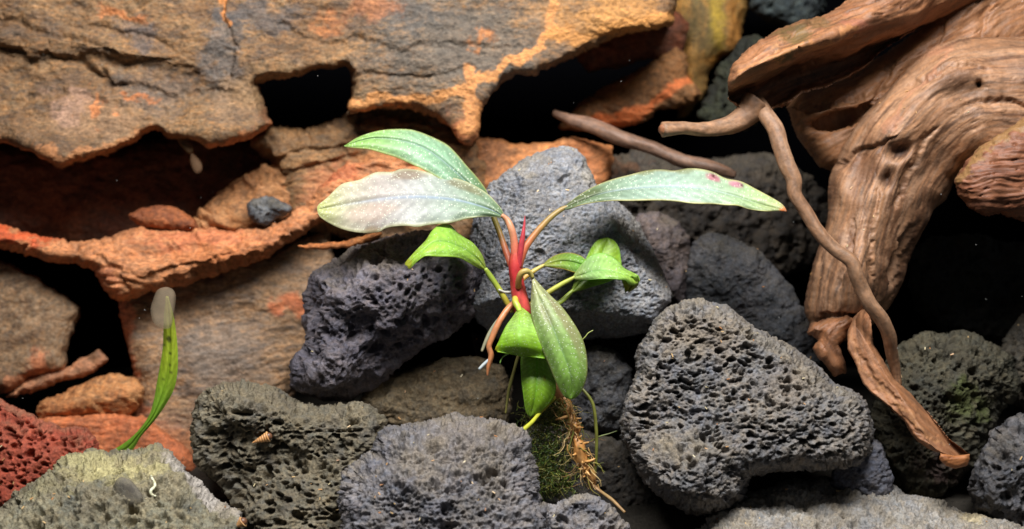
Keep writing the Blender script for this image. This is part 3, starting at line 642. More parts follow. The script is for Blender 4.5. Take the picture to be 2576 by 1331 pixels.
stone('lava_rock', 'black grey stone in the dark recess under the grey boulder', 'rock',
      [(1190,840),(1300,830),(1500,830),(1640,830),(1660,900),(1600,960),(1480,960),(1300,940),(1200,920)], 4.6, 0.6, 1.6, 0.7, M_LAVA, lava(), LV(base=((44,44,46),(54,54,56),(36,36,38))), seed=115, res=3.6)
stone('lava_rock', 'blue grey stone under the ledge tip of the big porous stone', 'rock',
      [(2120,1120),(2180,1090),(2214,1120),(2236,1170),(2250,1260),(2160,1280),(2090,1220)], 0.6, 0.6, 1.8, 0.6, M_LAVA, lava(2.8, 7, 0.3, 0.08, 0.06), LV(base=((98,100,112),(110,110,118),(86,88,98))), seed=117, res=2.8)

# ------------------------------------------------------------------ driftwood
WB = ((148,112,86),(174,136,108),(88,62,48))
dw = tag(empty('driftwood'), 'twisted brown driftwood with a thick trunk, branch, twig and sawn root', 'driftwood')
WC = lambda **k: dict(dict(base=WB, cs=1.3, cstretch=(0.16, 2.2, 0.4), c3=0.8, mott=0.34, gain=np.array((0.72, 0.67, 0.61))), **k)
solid('trunk', [(2860,92),(2576,94),(2492,95),(2417,100),(2357,118),(2307,153),(2257,203),(2217,244),(2177,282),(2142,330),(2117,372),(2097,426),(2082,480),(2084,530),(2077,575),(2062,615),(2044,664),(2036,692),(2026,742),(2022,786),(2034,812),(2030,838),(2060,850),(2130,860),(2170,840),(2200,812),(2224,786),(2247,764),(2272,710),(2284,664),(2307,614),(2332,564),(2348,528),(2382,500),(2400,452),(2440,440),(2540,430),(2860,420)],
      2.6, 1.7, 2.2, 1.6, M_WOOD, wood(0.12, 0.028, 0.035, 2.2, 0.012),
      WC(warp=50, vein=[([(2200,300),(2160,420),(2150,560),(2130,700)],10,(120,84,60),0.5),([(2400,130),(2280,250),(2230,330)],8,(188,134,106),0.5),([(2300,420),(2250,560),(2230,700)],7,(116,80,58),0.6)], patch=[(2262,375,34,22,(70,48,38),0.85),(2232,448,22,22,(70,48,38),0.8),(2420,230,90,24,(110,84,66),0.7),(2462,214,8,10,(30,20,16),0.9),(2400,190,80,20,(120,90,72),0.6),(2180,410,60,40,(104,70,50),0.6),(2330,130,80,20,(186,130,104),0.5),(2070,840,40,20,(130,76,46),0.6)]),  # dark patches in the left recess and small hole are painted shade
      seed=201, res=2.8, rough_edge=2, parent=dw, axis=[(2860,230),(2520,210),(2400,240),(2300,330),(2230,440),(2190,560),(2160,680),(2130,860)],
      cuts=[([(2120,400),(2160,380),(2230,352)],5,0.16),([(2236,700),(2262,640),(2275,600)],5,0.25),([(2150,560),(2140,640),(2120,720)],3,0.10),([(2210,480),(2190,600),(2200,690)],3,0.10),([(2290,200),(2380,170),(2480,175)],3,0.08),([(2350,330),(2300,420),(2260,520)],3,0.10),([(2440,260),(2520,250),(2600,270)],4,0.14),([(2060,800),(2110,790),(2180,800)],4,0.2)],
      bumps=[(2262,378,34,20,-0.4,-25),(2420,235,60,30,-0.25),(2330,440,40,60,-0.3,20),(2120,420,50,60,-0.4),(2232,448,14,26,-0.35,20),(2462,214,9,11,-0.4),(2340,180,120,60,0.35,-40),(2250,300,60,140,0.3,30),(2160,400,60,80,-0.5),(2130,820,60,20,0.3),(2240,700,12,70,-0.25,12),(2150,680,60,90,0.3)])
solid('broken_root', [(2030,840),(2040,816),(2080,800),(2130,790),(2150,810),(2130,840),(2110,870),(2122,905),(2126,936),(2100,944),(2070,905),(2046,876),(2058,856)], 1.2, 0.5, 0.8, 0.4, M_WOOD, wood(0.15, 0.07, 0.08, 3, 0.03),
      WC(base=((116,78,54),(142,98,68),(70,46,34))), seed=203, res=2.5, rough_edge=4, parent=dw, axis=[(2130,800),(2070,850),(2110,940)])
solid('back_slab', [(2460,-60),(2860,-60),(2860,140),(2420,150),(2310,200),(2240,280),(2170,400),(2120,440),(2060,420),(2000,340),(1976,270),(2020,232),(2080,216),(2180,166),(2320,64)], 3.7, 1.0, 1.8, 0.8, M_WOOD, wood(0.15, 0.05, 0.07, 2.2, 0.014),
      WC(base=((150,108,76),(168,122,88),(116,80,56)), warp=40), seed=205, res=3, rough_edge=2, parent=dw, axis=[(2620,-40),(2400,100),(2200,230),(1990,330)], bumps=[(2110,270,80,16,0.3,-12),(2120,300,80,12,-0.5,-12)], cuts=[([(2060,310),(2120,292),(2180,270)],4,0.3),([(2030,270),(2110,250),(2170,240)],4,0.15),([(2240,150),(2230,220),(2190,280)],4,0.14),([(2500,0),(2470,80)],4,0.1),([(2380,60),(2360,110)],4,0.1)])
solid('branch', [(1830,250),(1832,195),(1843,168),(1868,135),(1907,100),(1957,77),(2017,53),(2066,44),(2097,25),(2140,-8),(2200,-60),(2560,-60),(2467,0),(2392,31),(2317,65),(2267,95),(2217,130),(2182,165),(2132,195),(2077,216),(2017,228),(1980,258),(1930,284),(1868,282)], 2.1, 1.2, 1.2, 0.8, M_WOOD, wood(0.15, 0.07, 0.09, 2.6, 0.025),
      WC(base=((138,96,68),(160,114,82),(100,66,46)), warp=50, patch=[(1960,190,80,40,(52,44,32),0.7),(2080,170,70,30,(70,50,38),0.6),(2000,90,50,24,(92,84,46),0.8),(1965,140,26,16,(44,66,38),0.85),(2060,60,40,16,(84,76,44),0.6),(2150,60,60,12,(176,112,92),0.6)], vein=[([(1860,180),(1960,130),(2060,110),(2140,70)],8,(196,140,92),0.6)]),  # dark patches below the ridge stand for moss and painted underside shade
      seed=207, res=2.6, rough_edge=4, parent=dw, axis=[(1840,220),(1960,160),(2120,100),(2300,20),(2400,-40)], lean=(0.35, 0), planes=[(2040,120,1.1,-1.0,-2.9),(1870,230,0.8,0.9,-0.9)], bumps=[(2060,100,120,16,0.3,-24)])
solid('wood_block', [(2860,250),(2576,294),(2517,338),(2467,370),(2427,414),(2402,450),(2407,486),(2432,516),(2457,536),(2487,546),(2517,538),(2562,556),(2860,600)], 0.9, 0.9, 1.8, 0.7, M_WOOD, wood(0.15, 0.1, 0.1, 3.4, 0.04),
      WC(base=((130,84,62),(148,100,74),(96,60,44)), vein=[([(2410,450),(2470,376),(2600,290)],12,(150,118,76),0.8)]), seed=209, res=2.6, rough_edge=4, parent=dw, axis=[(2400,470),(2860,440)])
tube('twig', [(1905,250,1.6,16),(1924,286,1.1,21),(1950,325,0.8,22),(1963,370,0.6,21),(1978,415,0.5,21),(1996,452,0.4,20),(2000,490,0.35,18),(2027,532,0.3,17),(2057,580,0.2,17),(2097,625,0.1,17),(2140,656,0.0,18),(2154,690,0.0,19),(2168,725,0.1,19),(2188,765,0.1,18),(2217,802,0.2,18),(2236,845,0.4,17),(2243,890,0.7,15),(2252,930,0.9,13),(2259,968,1.0,11)], M_WOOD, dw, ((126,94,70),(146,112,86),(88,62,46)), 211, 28, 3, 0.02, 0.06)
tube('side_branch', [(1668,326,0.4,20),(1717,322,0.6,17),(1767,326,0.8,18),(1827,316,1.0,22),(1870,296,1.2,30),(1900,262,1.3,40)], M_WOOD, dw, ((122,90,66),(140,106,80),(86,60,44)), 213, 28, 3, 0.03, 0.08)
tube('branch_end', [(1667,326,0.40,13),(1663.5,326.5,0.37,11)], M_WOOD, dw, ((96,62,44),(150,98,66),(70,44,32)), 214, 22, 1, 0.01, 0.1)
solid('root', [(2176,770),(2146,796),(2130,832),(2134,880),(2148,906),(2160,938),(2172,966),(2192,990),(2232,1024),(2276,1064),(2302,1104),(2332,1128),(2364,1142),(2400,1150),(2440,1143),(2412,1122),(2386,1104),(2360,1068),(2330,1030),(2290,990),(2250,955),(2218,902),(2198,866),(2192,815),(2188,775)], 0.3, 0.6, 0.7, 0.3, M_WOOD, wood(0.06, 0.03, 0.05, 2.6, 0.012),
      WC(base=((160,114,82),(178,130,98),(128,88,62)), vein=[([(2140,850),(2170,930),(2240,1000),(2310,1070),(2370,1130)],5,(196,146,104),0.6)]), seed=215, res=2.5, rough_edge=2, parent=dw, axis=[(2170,770),(2158,840),(2190,930),(2260,1010),(2350,1090),(2420,1150)],
      lean=(-0.1, -0.38), planes=[(2290,1035,0.5,-1.3,0.82),(2290,1035,0.5,0.5,-0.32)], cuts=[([(2165,880),(2200,950),(2260,1010)],3,0.06),([(2250,1030),(2310,1080),(2360,1125)],3,0.05)])
solid('sawn_end', [(2364,1139),(2400,1146),(2441,1141),(2440,1160),(2434,1172),(2404,1179),(2378,1172),(2362,1156)], -0.95, 0.22, 0.6, 0.07, M_WOOD, wood(0.02, 0.03, 0.09, 4.0, 0.02),
      WC(base=((166,108,66),(184,124,80),(120,74,46))), seed=217, res=2.2, rough_edge=2, parent=dw, axis=[(2350,1160),(2450,1156)])
bt = tube('driftwood_twig', [(1394,284,6.2,8),(1440,302,5.9,14),(1500,320,5.6,18),(1560,348,5.3,20),(1640,372,5.0,17),(1720,404,4.6,18),(1800,424,4.3,16),(1850,440,4.2,10)], M_WOOD, None, ((104,78,62),(122,92,74),(76,56,46)), 219, 26, 3.5, 0.03, 0.10)
tag(bt, 'thin brown driftwood stick slanting behind the grey boulder and right hand leaf', 'driftwood')

# ------------------------------------------------------------------ the plant
plant = tag(empty('aquarium_plant'), 'small aquatic plant with red stem, silvery speckled upper leaves and green lower leaves', 'plant')

def leaf(base_col, mid, up, low, dm, eu, el, cols, dots=1.0, seed=1, bulge=0.10, ripple=0.05, nfreq=5, n=80, m=12, groove_=0.045, gain=0.88, midc=(120,140,140), edgec=None, under=None, spots=()):
    """mid / up / low: midrib and the two rims from base to tip (picture units); dm: distance at base..tip; eu, el: how much farther the rims are"""
    M = resample(catmull(mid, 8), n); U = resample(catmull(up, 8), n); Lw = resample(catmull(low, 8), n)
    f = np.linspace(0, 1, n)
    sm_ = lambda v: (lambda c: np.interp(f, np.linspace(0, 1, len(c)), c))(catmull(np.array(v, float)[:, None], 10)[:, 0])
    D = sm_(dm); k = np.sin(np.clip(f, 0, 1) * math.pi) ** 0.5
    EU = sm_(eu) * k; EL = sm_(el) * k
    rows = []; tt = np.r_[-np.linspace(1, 0, m + 1), np.linspace(0, 1, m + 1)[1:]]
    XY = np.zeros((n, len(tt), 2)); DD = np.zeros((n, len(tt)))
    for j, t in enumerate(tt):
        a = abs(t); E = U if t < 0 else Lw; e = EU if t < 0 else EL
        XY[:, j] = M * (1 - a) + E * a
        rip = np.sin(f * nfreq * 2 * math.pi + (1.3 if t < 0 else 0.2) + 2 * np.sin(f * 7 + seed)) * ripple * a ** 2 * k
        groove = groove_ * np.exp(-(a / 0.10) ** 2) * k
        DD[:, j] = D + e * a - bulge * math.sin(math.pi * min(a * 1.1, 1)) * k + rip + groove
    V = P(XY[..., 0], XY[..., 1], DD).reshape(-1, 3)
    nc = len(tt); i = np.arange(n - 1)[:, None] * nc; j = np.arange(nc - 1)[None]
    Fc = np.stack([i + j, i + nc + j, i + nc + j + 1, i + j + 1], -1).reshape(-1, 4)
    ff = np.repeat(f, nc); ta = np.tile(np.abs(tt), n); tsg = np.tile(tt, n)
    cs = np.array([s2l(c) for c in cols]); xs = np.linspace(0, 1, len(cols))
    C = np.stack([np.interp(ff, xs, cs[:, k_]) for k_ in range(3)], 1)
    nz = fbm(np.c_[ff * 3, tsg * 1.2, ff * 0 + seed], 4, seed, 0.6)
    C = C * (1 + nz * 0.35)[:, None] * gain
    C = C * (1 + 0.11 * np.sin(2 * math.pi * (ff * 15 - ta * 2.2 + 0.6 * nz)) * sstep(0.05, 0.3, ta) + 0.05 * np.cos(ta * 16))[:, None]
    kk = (np.exp(-(ta / 0.055) ** 2) * 0.75 * (1 - ff ** 3))[:, None]; C = C * (1 - kk) + s2l(midc) * kk
    if edgec is not None:
        ke = (sstep(0.86, 1.0, ta) * 0.8)[:, None]; C = C * (1 - ke) + s2l(edgec) * ke
    for (f0, t0, rf, rt, c, s) in spots:
        dd = np.sqrt(((ff - f0) / rf) ** 2 + ((tsg - t0) / rt) ** 2) + nz * 0.7
        ks = (sstep(1.1, 0.6, dd) * s)[:, None]; C = C * (1 - ks) + s2l(c) * ks
    w = np.linalg.norm(U - Lw, axis=1) / 97.0; s = np.linspace(0, np.linalg.norm(np.diff(M, axis=0), axis=1).sum() / 97.0, n)
    uv = np.stack([np.repeat(s, nc), (tsg * np.repeat(np.maximum(w, 0.2), nc) / 2)], 1) + seed * 3.3
    o = make_mesh('leaf', V, Fc, M_LEAF, plant, C, uv)
    at = o.data.attributes.new('Dots', 'FLOAT', 'POINT')
    dv = (dots * (0.55 + 0.45 * sstep(-0.3, 0.3, nz)) * sstep(1.0, 0.93, ta)).astype(np.float32); at.data.foreach_set('value', dv)
    sm = o.modifiers.new('thickness', 'SOLIDIFY'); sm.thickness = 0.022 * CM; sm.offset = -1
    return o

def petiole(lf, pts, c0, c1, seed=1):
    a, b = s2l(c0), s2l(c1)
    def cf(SS, q):
        k = sstep(0.1, 0.8, SS)[:, None]
        return (a * (1 - k) + b * k) * (1 + fbm(q * 2, 3, seed) * 0.4)[:, None]
    return tube('petiole', pts, M_STEM, lf, seed=seed, seg=14, step=3, relief=0.004, colfn=cf)

SIL = (176,190,160)
# upper left leaf, behind
l1 = leaf(None, [(1240,531),(1225,503),(1196,482),(1165,450),(1132,420),(1099,393),(1061,370),(1011,354),(948,347),(905,354),(866,368)],
          [(1240,531),(1225,482),(1200,446),(1175,418),(1154,393),(1129,367),(1099,350),(1056,332),(1023,325),(973,326),(935,333),(897,347),(866,367)],
          [(1240,531),(1212,505),(1162,484),(1112,453),(1069,428),(1036,413),(998,396),(963,385),(928,375),(897,372),(866,368)],
          [0.6,1.0,1.3,1.4,1.3], [0.2,0.5,0.5,0.3], [-0.2,-0.35,-0.3,-0.2], [(84,110,66),(112,144,104),(146,184,150),(160,198,158),(156,198,122),(150,192,96)], 0.8, 3, 0.12, 0.04, 3, midc=(96,124,124), edgec=(188,192,110))
petiole(l1, [(1286,668,0.25,9),(1276,640,0.35,8.5),(1266,612,0.45,8),(1254,578,0.55,7.5),(1243,550,0.6,7),(1238,528,0.62,5)], (168,84,60), (124,110,48), 31)
# large front left leaf
l2 = leaf(None, [(1270,548),(1240,530),(1200,516),(1149,503),(1099,497),(1049,495),(998,497),(948,502),(892,511),(847,519),(798,527)],
          [(1270,548),(1263,528),(1250,511),(1225,486),(1187,463),(1149,449),(1099,439),(1049,427),(1011,425),(986,432),(948,433),(923,443),(902,453),(880,457),(855,466),(822,498),(800,516),(798,527)],
          [(1270,548),(1250,546),(1212,545),(1175,549),(1137,559),(1086,564),(1049,570),(1023,567),(991,569),(968,574),(953,583),(920,586),(885,582),(855,574),(827,561),(804,544),(798,527)],
          [-0.1,0.1,0.25,0.3,0.3], [0.25,0.7,0.8,0.6,0.3], [-0.1,-0.45,-0.5,-0.4,-0.2], [(100,126,80),(146,170,142),(172,184,172),(188,188,184),(194,184,176),(198,192,166),(190,198,116)], 0.9, 5, 0.12, 0.07, 5, midc=(128,150,176), edgec=(206,204,158),
          spots=[(0.52,-0.8,0.10,0.22,(132,108,84),0.7),(0.25,-0.75,0.10,0.2,(124,110,72),0.6),(0.68,0.92,0.05,0.12,(140,116,80),0.7),(0.7,0.4,0.16,0.3,(190,166,148),0.5)])
petiole(l2, [(1296,676,0.0,10),(1295,640,-0.08,10),(1293,604,-0.12,9.5),(1286,575,-0.15,9),(1276,554,-0.12,7.5),(1262,541,-0.15,5)], (196,92,76), (186,128,96), 33)
# right leaf
l3 = leaf(None, [(1415,525),(1440,516),(1466,505),(1510,489),(1570,478),(1630,473),(1705,472),(1780,478),(1840,492),(1900,511),(1978,531)],
          [(1415,525),(1436,507),(1457,492),(1496,470),(1540,453),(1585,441),(1630,430),(1666,428),(1696,431),(1732,425),(1765,427),(1795,435),(1825,450),(1864,458),(1900,476),(1930,492),(1966,514),(1978,531)],
          [(1415,525),(1430,528),(1457,518),(1496,510),(1540,506),(1585,506),(1630,505),(1666,505),(1699,507),(1744,513),(1795,514),(1825,517),(1855,518),(1885,527),(1924,532),(1966,530),(1978,531)],
          [0.1,0.2,0.3,0.2,0.0], [0.2,0.7,0.8,0.6,0.3], [-0.2,-0.45,-0.5,-0.4,-0.2], [(96,108,66),(126,148,114),(160,184,164),(176,198,182),(180,204,176),(180,206,152),(190,196,136)], 0.75, 7, 0.10, 0.07, 5, midc=(148,164,178), edgec=(208,196,128),
          spots=[(0.66,-0.72,0.035,0.2,(190,110,130),0.8),(0.76,-0.74,0.035,0.2,(196,120,150),0.8),(0.66,-0.78,0.012,0.08,(86,40,40),0.9),(0.78,-0.78,0.01,0.08,(86,40,50),0.9),(0.99,0,0.02,2,(200,110,60),0.9),(0.10,-0.5,0.12,0.5,(82,88,50),0.6),(0.38,-0.9,0.04,0.2,(128,130,84),0.6),(0.54,-0.9,0.04,0.2,(134,136,90),0.6)])
petiole(l3, [(1302,680,-0.05,10),(1310,650,-0.1,10.5),(1322,622,-0.1,9.5),(1342,594,-0.05,8.5),(1367,565,0.0,8),(1392,541,0.05,7),(1414,526,0.1,6),(1428,520,0.12,4)], (178,84,60), (150,126,72), 35)
# small lower left leaf
GRN = [(140,152,60),(146,186,72),(158,206,84),(164,208,78),(160,190,60)]
l4 = leaf(None, [(1223,679),(1205,655),(1173,629),(1138,612),(1110,606),(1085,612),(1055,637),(1024,668)],
          [(1223,679),(1221,664),(1211,638),(1190,611),(1170,598),(1152,585),(1135,567),(1122,563),(1103,567),(1085,582),(1070,605),(1044,632),(1019,661),(1022,668)],
          [(1223,679),(1208,676),(1182,662),(1158,649),(1129,645),(1103,645),(1073,643),(1059,649),(1042,663),(1030,676),(1024,670)],
          [-0.1,-0.4,-0.8,-1.1,-1.2], [0.2,0.7,0.7,0.3], [-0.1,-0.35,-0.35,-0.1], GRN, 0.45, 9, 0.10, 0.03, 2, gain=0.92, midc=(90,140,60), edgec=(160,196,70), spots=[(0.97,0,0.05,2,(150,150,40),0.8)])
petiole(l4, [(1290,785,0.1,7),(1268,748,0.05,7.5),(1248,716,0.0,7),(1233,694,-0.06,7),(1221,676,-0.12,5)], (168,150,52), (140,160,60), 37)
# right trio
l5 = leaf(None, [(1366,668),(1388,662),(1415,657),(1442,660),(1470,668),(1494,676)], [(1366,668),(1380,654),(1401,642),(1430,637),(1456,643),(1474,655),(1494,676)], [(1366,668),(1386,674),(1415,677),(1444,686),(1470,690),(1494,676)],
          [0.2,0.4,0.6], [0.2,0.35,0.2], [-0.1,-0.2,-0.1], [(150,150,60),(134,160,66),(130,178,80),(124,180,70)], 0.5, 11, 0.08, 0.02, 2, midc=(110,140,76), edgec=(196,150,70))
petiole(l5, [(1308,712,0.0,6),(1318,700,0.05,6),(1338,685,0.12,6),(1356,674,0.18,5),(1370,667,0.2,4)], (170,130,60), (176,158,80), 39)
l6 = leaf(None, [(1438,736),(1455,716),(1480,690),(1505,655),(1520,625),(1528,599)], [(1438,736),(1444,712),(1462,680),(1474,652),(1488,623),(1503,605),(1528,598)], [(1438,736),(1462,731),(1488,722),(1532,709),(1562,690),(1563,666),(1561,646),(1557,623),(1544,605),(1528,599)],
          [0.5,0.55,0.7,0.9], [0.1,0.1,0.1], [-0.05,0.0,0.0], [(132,152,56),(110,138,44),(128,168,44),(150,190,54),(160,196,62)], 0.15, 13, 0.06, 0.02, 2, groove_=0.0, gain=0.92, midc=(90,150,50), edgec=(150,200,80))
petiole(l6, [(1318,800,0.1,7),(1360,785,0.3,6.5),(1408,761,0.42,6.5),(1428,744,0.48,6),(1442,730,0.5,4)], (150,140,60), (146,164,64), 41)
l7 = leaf(None, [(1442,699),(1465,692),(1495,684),(1530,682),(1565,690),(1592,701),(1600,712)], [(1442,699),(1450,684),(1465,664),(1486,645),(1509,638),(1532,643),(1553,658),(1570,676),(1591,687),(1604,694),(1608,706),(1602,714)], [(1442,699),(1456,705),(1488,704),(1532,702),(1561,704),(1574,706),(1580,714),(1592,718),(1600,714)],
          [0.1,-0.2,-0.45,-0.5,-0.4], [0.2,0.7,0.8,0.3], [-0.1,-0.3,-0.3,0.0], [(156,170,92),(156,192,122),(166,208,118),(168,210,100),(160,192,66)], 0.5, 15, 0.10, 0.03, 2, gain=0.92, midc=(104,160,80), edgec=(150,206,90))
petiole(l7, [(1322,778,0.1,7),(1350,756,0.12,7),(1378,737,0.14,7),(1410,717,0.12,6.5),(1430,706,0.1,6),(1446,697,0.08,4)], (160,140,60), (160,166,70), 43)
tip = leaf(None, [(1590,694),(1592,706),(1590,718),(1580,733)], [(1562,700),(1566,712),(1570,724),(1572,735)], [(1605,694),(1608,708),(1602,722),(1582,736)], [-0.5,-0.4,-0.25,-0.15], [0.05,0.1], [0.05,0.1], [(130,180,50),(150,160,40),(140,140,36)], 0.1, 16, 0.06, 0.01, 2, n=20, midc=(140,160,44))
tip.name = 'curled_tip'; tip.parent = l7
# drooping front leaf
l8 = leaf(None, [(1338,694),(1345,720),(1366,769),(1392,828),(1415,886),(1428,920),(1436,952),(1438,980),(1435,1004)],
          [(1338,694),(1357,716),(1383,743),(1407,766),(1430,795),(1453,830),(1468,863),(1475,895),(1477,925),(1474,952),(1461,986),(1447,1000),(1435,1004)],
          [(1336,694),(1339,710),(1338,737),(1336,778),(1342,813),(1354,851),(1369,889),(1383,922),(1401,965),(1418,995),(1435,1004)],
          [-0.35,-0.7,-1.05,-1.2,-1.15,-0.9], [0.2,0.3,0.3], [0.15,0.25,0.2], [(156,152,108),(148,158,112),(138,160,98),(134,168,88),(140,180,84),(134,176,72)], 0.9, 17, 0.10, 0.03, 3, gain=1.2, midc=(104,140,100), edgec=(156,150,96),
          spots=[(0.45,-0.7,0.3,0.25,(158,142,112),0.6),(0.3,0.1,0.12,0.3,(154,140,116),0.4)])
petiole(l8, [(1304,722,-0.25,8),(1305,704,-0.4,8),(1311,688,-0.5,8),(1322,682,-0.52,7.5),(1332,685,-0.45,6.5),(1340,698,-0.4,5)], (168,110,64), (160,146,80), 45)
# bright folded leaf and the one below it
l9 = leaf(None, [(1308,774),(1308,795),(1306,820),(1306,850),(1308,875),(1310,896)], [(1310,773),(1322,782),(1340,798),(1352,825),(1366,860),(1374,885),(1370,903)], [(1306,774),(1292,796),(1275,819),(1263,842),(1254,862),(1246,878),(1252,886)],
          [-0.45,-0.75,-1.05,-1.25,-1.22,-0.95], [0.2,0.35,0.45,0.4], [0.2,0.35,0.45,0.4], [(156,178,70),(156,190,84),(166,206,104),(162,206,80),(142,192,44),(126,174,30)], 0.35, 19, 0.06, 0.01, 2, groove_=0.0, gain=0.92, midc=(126,186,54), edgec=(150,200,50), spots=[(0.93,0.95,0.1,0.12,(186,190,40),0.7)])
petiole(l9, [(1296,750,-0.2,8),(1297,762,-0.35,8.5),(1303,772,-0.42,8),(1308,784,-0.55,6)], (170,150,60), (150,176,60), 47)
l10 = leaf(None, [(1348,880),(1350,910),(1350,950),(1346,1000),(1334,1047)], [(1378,880),(1390,915),(1397,960),(1396,990),(1380,1016),(1350,1042),(1334,1047)], [(1312,880),(1310,912),(1311,944),(1317,995),(1324,1036),(1334,1047)],
           [-0.1,-0.35,-0.55,-0.55,-0.4], [0.15,0.2,0.1], [0.1,0.15,0.1], [(130,156,64),(146,182,88),(136,180,54),(126,168,36),(140,182,54)], 0.2, 23, 0.08, 0.02, 2, groove_=0.01, gain=0.92, midc=(108,176,40), edgec=(140,196,60), spots=[(0.4,-0.4,0.05,0.08,(150,110,60),0.5)])
petiole(l10, [(1322,790,0.05,7),(1332,820,0.02,7),(1342,860,-0.05,7),(1348,892,-0.15,5)], (150,150,60), (130,160,60), 49)

def redcol(SS, q):
    a, b, c = s2l((178,74,56)), s2l((168,46,48)), s2l((206,80,74))
    k = sstep(0.0, 0.15, SS)[:, None]; k2 = sstep(0.22, 0.36, SS)[:, None]
    C = a * (1 - k) + b * k; C = C * (1 - k2) + c * k2
    k4 = sstep(0.46, 0.58, SS)[:, None]; C = C * (1 - k4) + s2l((138, 104, 58)) * k4
    n = fbm(np.c_[q[:, 0] * 4, q[:, 1] * 5, q[:, 2] * 5], 4, 61)
    C = C * (1 + n * 0.6)[:, None]
    k3 = sstep(0.12, 0.3, fbm(q * np.array((1.2, 2, 2)) + 7, 3, 63))[:, None] * 0.6
    return C * (1 - k3) + s2l((112,52,30)) * k3
tube('stem', [(1300,620,-0.02,11),(1297,650,-0.03,17),(1297,680,-0.05,18),(1300,705,-0.05,17),(1304,730,-0.05,19),(1309,755,-0.05,21),(1316,785,-0.03,22),(1326,820,0.1,22),(1345,870,0.3,22),(1375,940,0.4,21),(1410,1000,0.4,20)], M_STEM, plant, seed=51, seg=24, step=3, relief=0.025, colfn=redcol)
tube('leaf_bud', [(1306,672,-0.12,7),(1309,640,-0.16,8.5),(1312,615,-0.18,7.5),(1316,590,-0.18,5.5),(1319,565,-0.16,3.2),(1320.5,543,-0.14,0.8)], M_STEM, plant, ((150,44,58),(170,56,64),(120,32,50)), 53, 14, 3, 0.004)
RB = ((150,92,52),(172,112,66),(110,66,38))
tube('rhizome', [(1400,985,0.4,18),(1420,1010,0.3,13),(1436,1050,0.15,13),(1448,1075,0.05,14),(1446,1098,0.0,8),(1458,1122,-0.05,15),(1462,1148,0.0,16),(1474,1174,0.05,8),(1486,1196,0.05,9),(1488,1222,0.1,4)], M_STEM, plant, ((168,112,58),(186,134,76),(122,80,40)), 55, 22, 2.4, 0.06, 0.25)
rnd = random.Random(5)
for i in range(26):
    t = i / 25.0; y0 = 1040 + t * 160; x0 = 1434 + t * 46 + rnd.uniform(-6, 6); a = rnd.uniform(0, 2 * math.pi); ln = rnd.uniform(14, 34)
    tube('root_stub', [(x0, y0, 0.0, 4.5), (x0 + math.cos(a) * ln * 0.5, y0 + math.sin(a) * ln * 0.5 + 2, -0.15 * rnd.random(), 3.2), (x0 + math.cos(a) * ln, y0 + math.sin(a) * ln * 0.7 + rnd.uniform(-3, 5), -0.25 * rnd.random(), 1.6)], M_STEM, plant, ((190,140,80),(206,160,100),(140,96,50)), 300 + i, 8, 3, 0.008)
def root(pts, base, seed, seg=12): return tube('root', pts, M_STEM, plant, base, seed, seg, 3, 0.012, 0.12)
root([(1296,762,-0.05,9),(1280,774,-0.2,8),(1261,801,-0.35,8),(1247,828,-0.42,8),(1237,852,-0.45,7),(1230,872,-0.45,6.5),(1235,895,-0.45,7),(1229,920,-0.45,6),(1226,945,-0.45,2.5)], ((158,92,56),(178,116,76),(120,64,40)), 401)
root([(1268,790,-0.25,5),(1245,818,-0.3,5.5),(1226,852,-0.32,5.5),(1212,884,-0.32,3.5)], ((150,140,108),(124,128,110),(110,90,60)), 402)
root([(1230,905,-0.45,3.5),(1218,916,-0.45,4),(1205,929,-0.45,3)], ((180,190,190),(160,170,176),(140,140,140)), 403)
root([(1314,880,0.0,3.5),(1304,896,0.0,4),(1292,936,0.0,4),(1280,985,0.02,3.8),(1272,1040,0.1,2.5)], ((134,126,62),(110,108,56),(90,84,46)), 404)
root([(1395,1000,0.1,5),(1362,1034,-0.3,5),(1337,1063,-0.7,5.5),(1311,1086,-1.0,5.5),(1286,1110,-1.4,4.5),(1264,1129,-1.7,3)], ((186,186,56),(170,172,50),(150,140,50)), 405)
root([(1486,1216,0.1,5),(1510,1236,-0.1,4.5),(1540,1258,-0.4,4.5),(1572,1289,-0.7,3)], ((156,128,84),(140,104,64),(120,84,56)), 406)
root([(1440,950,0.2,3.2),(1465,978,0.0,3.5),(1491,1016,-0.1,4),(1500,1080,-0.15,4),(1500,1140,-0.1,3.5),(1497,1190,0.0,2.5)], ((124,126,52),(104,106,46),(84,84,40)), 407)
root([(1474,1118,0.0,2.2),(1504,1100,-0.1,2.2),(1530,1092,-0.1,2.2),(1552,1084,-0.1,1.4)], ((96,108,50),(80,90,40),(70,70,34)), 408, 8)
root([(1462,858,-0.2,1.6),(1472,848,-0.25,1.6),(1480,838,-0.25,1.6),(1492,831,-0.25,1.2)], ((150,160,90),(120,130,70),(90,100,60)), 409, 8)
root([(1284,736,0.15,4),(1268,735,0.0,3.5),(1255,729,-0.1,2.5)], ((206,206,196),(180,176,160),(150,140,120)), 410, 10)
root([(1290,886,-0.9,2),(1272,893,-0.85,2.2),(1262,902,-0.8,1.8),(1258,914,-0.8,2)], ((110,150,70),(90,130,60),(80,110,50)), 411, 8)

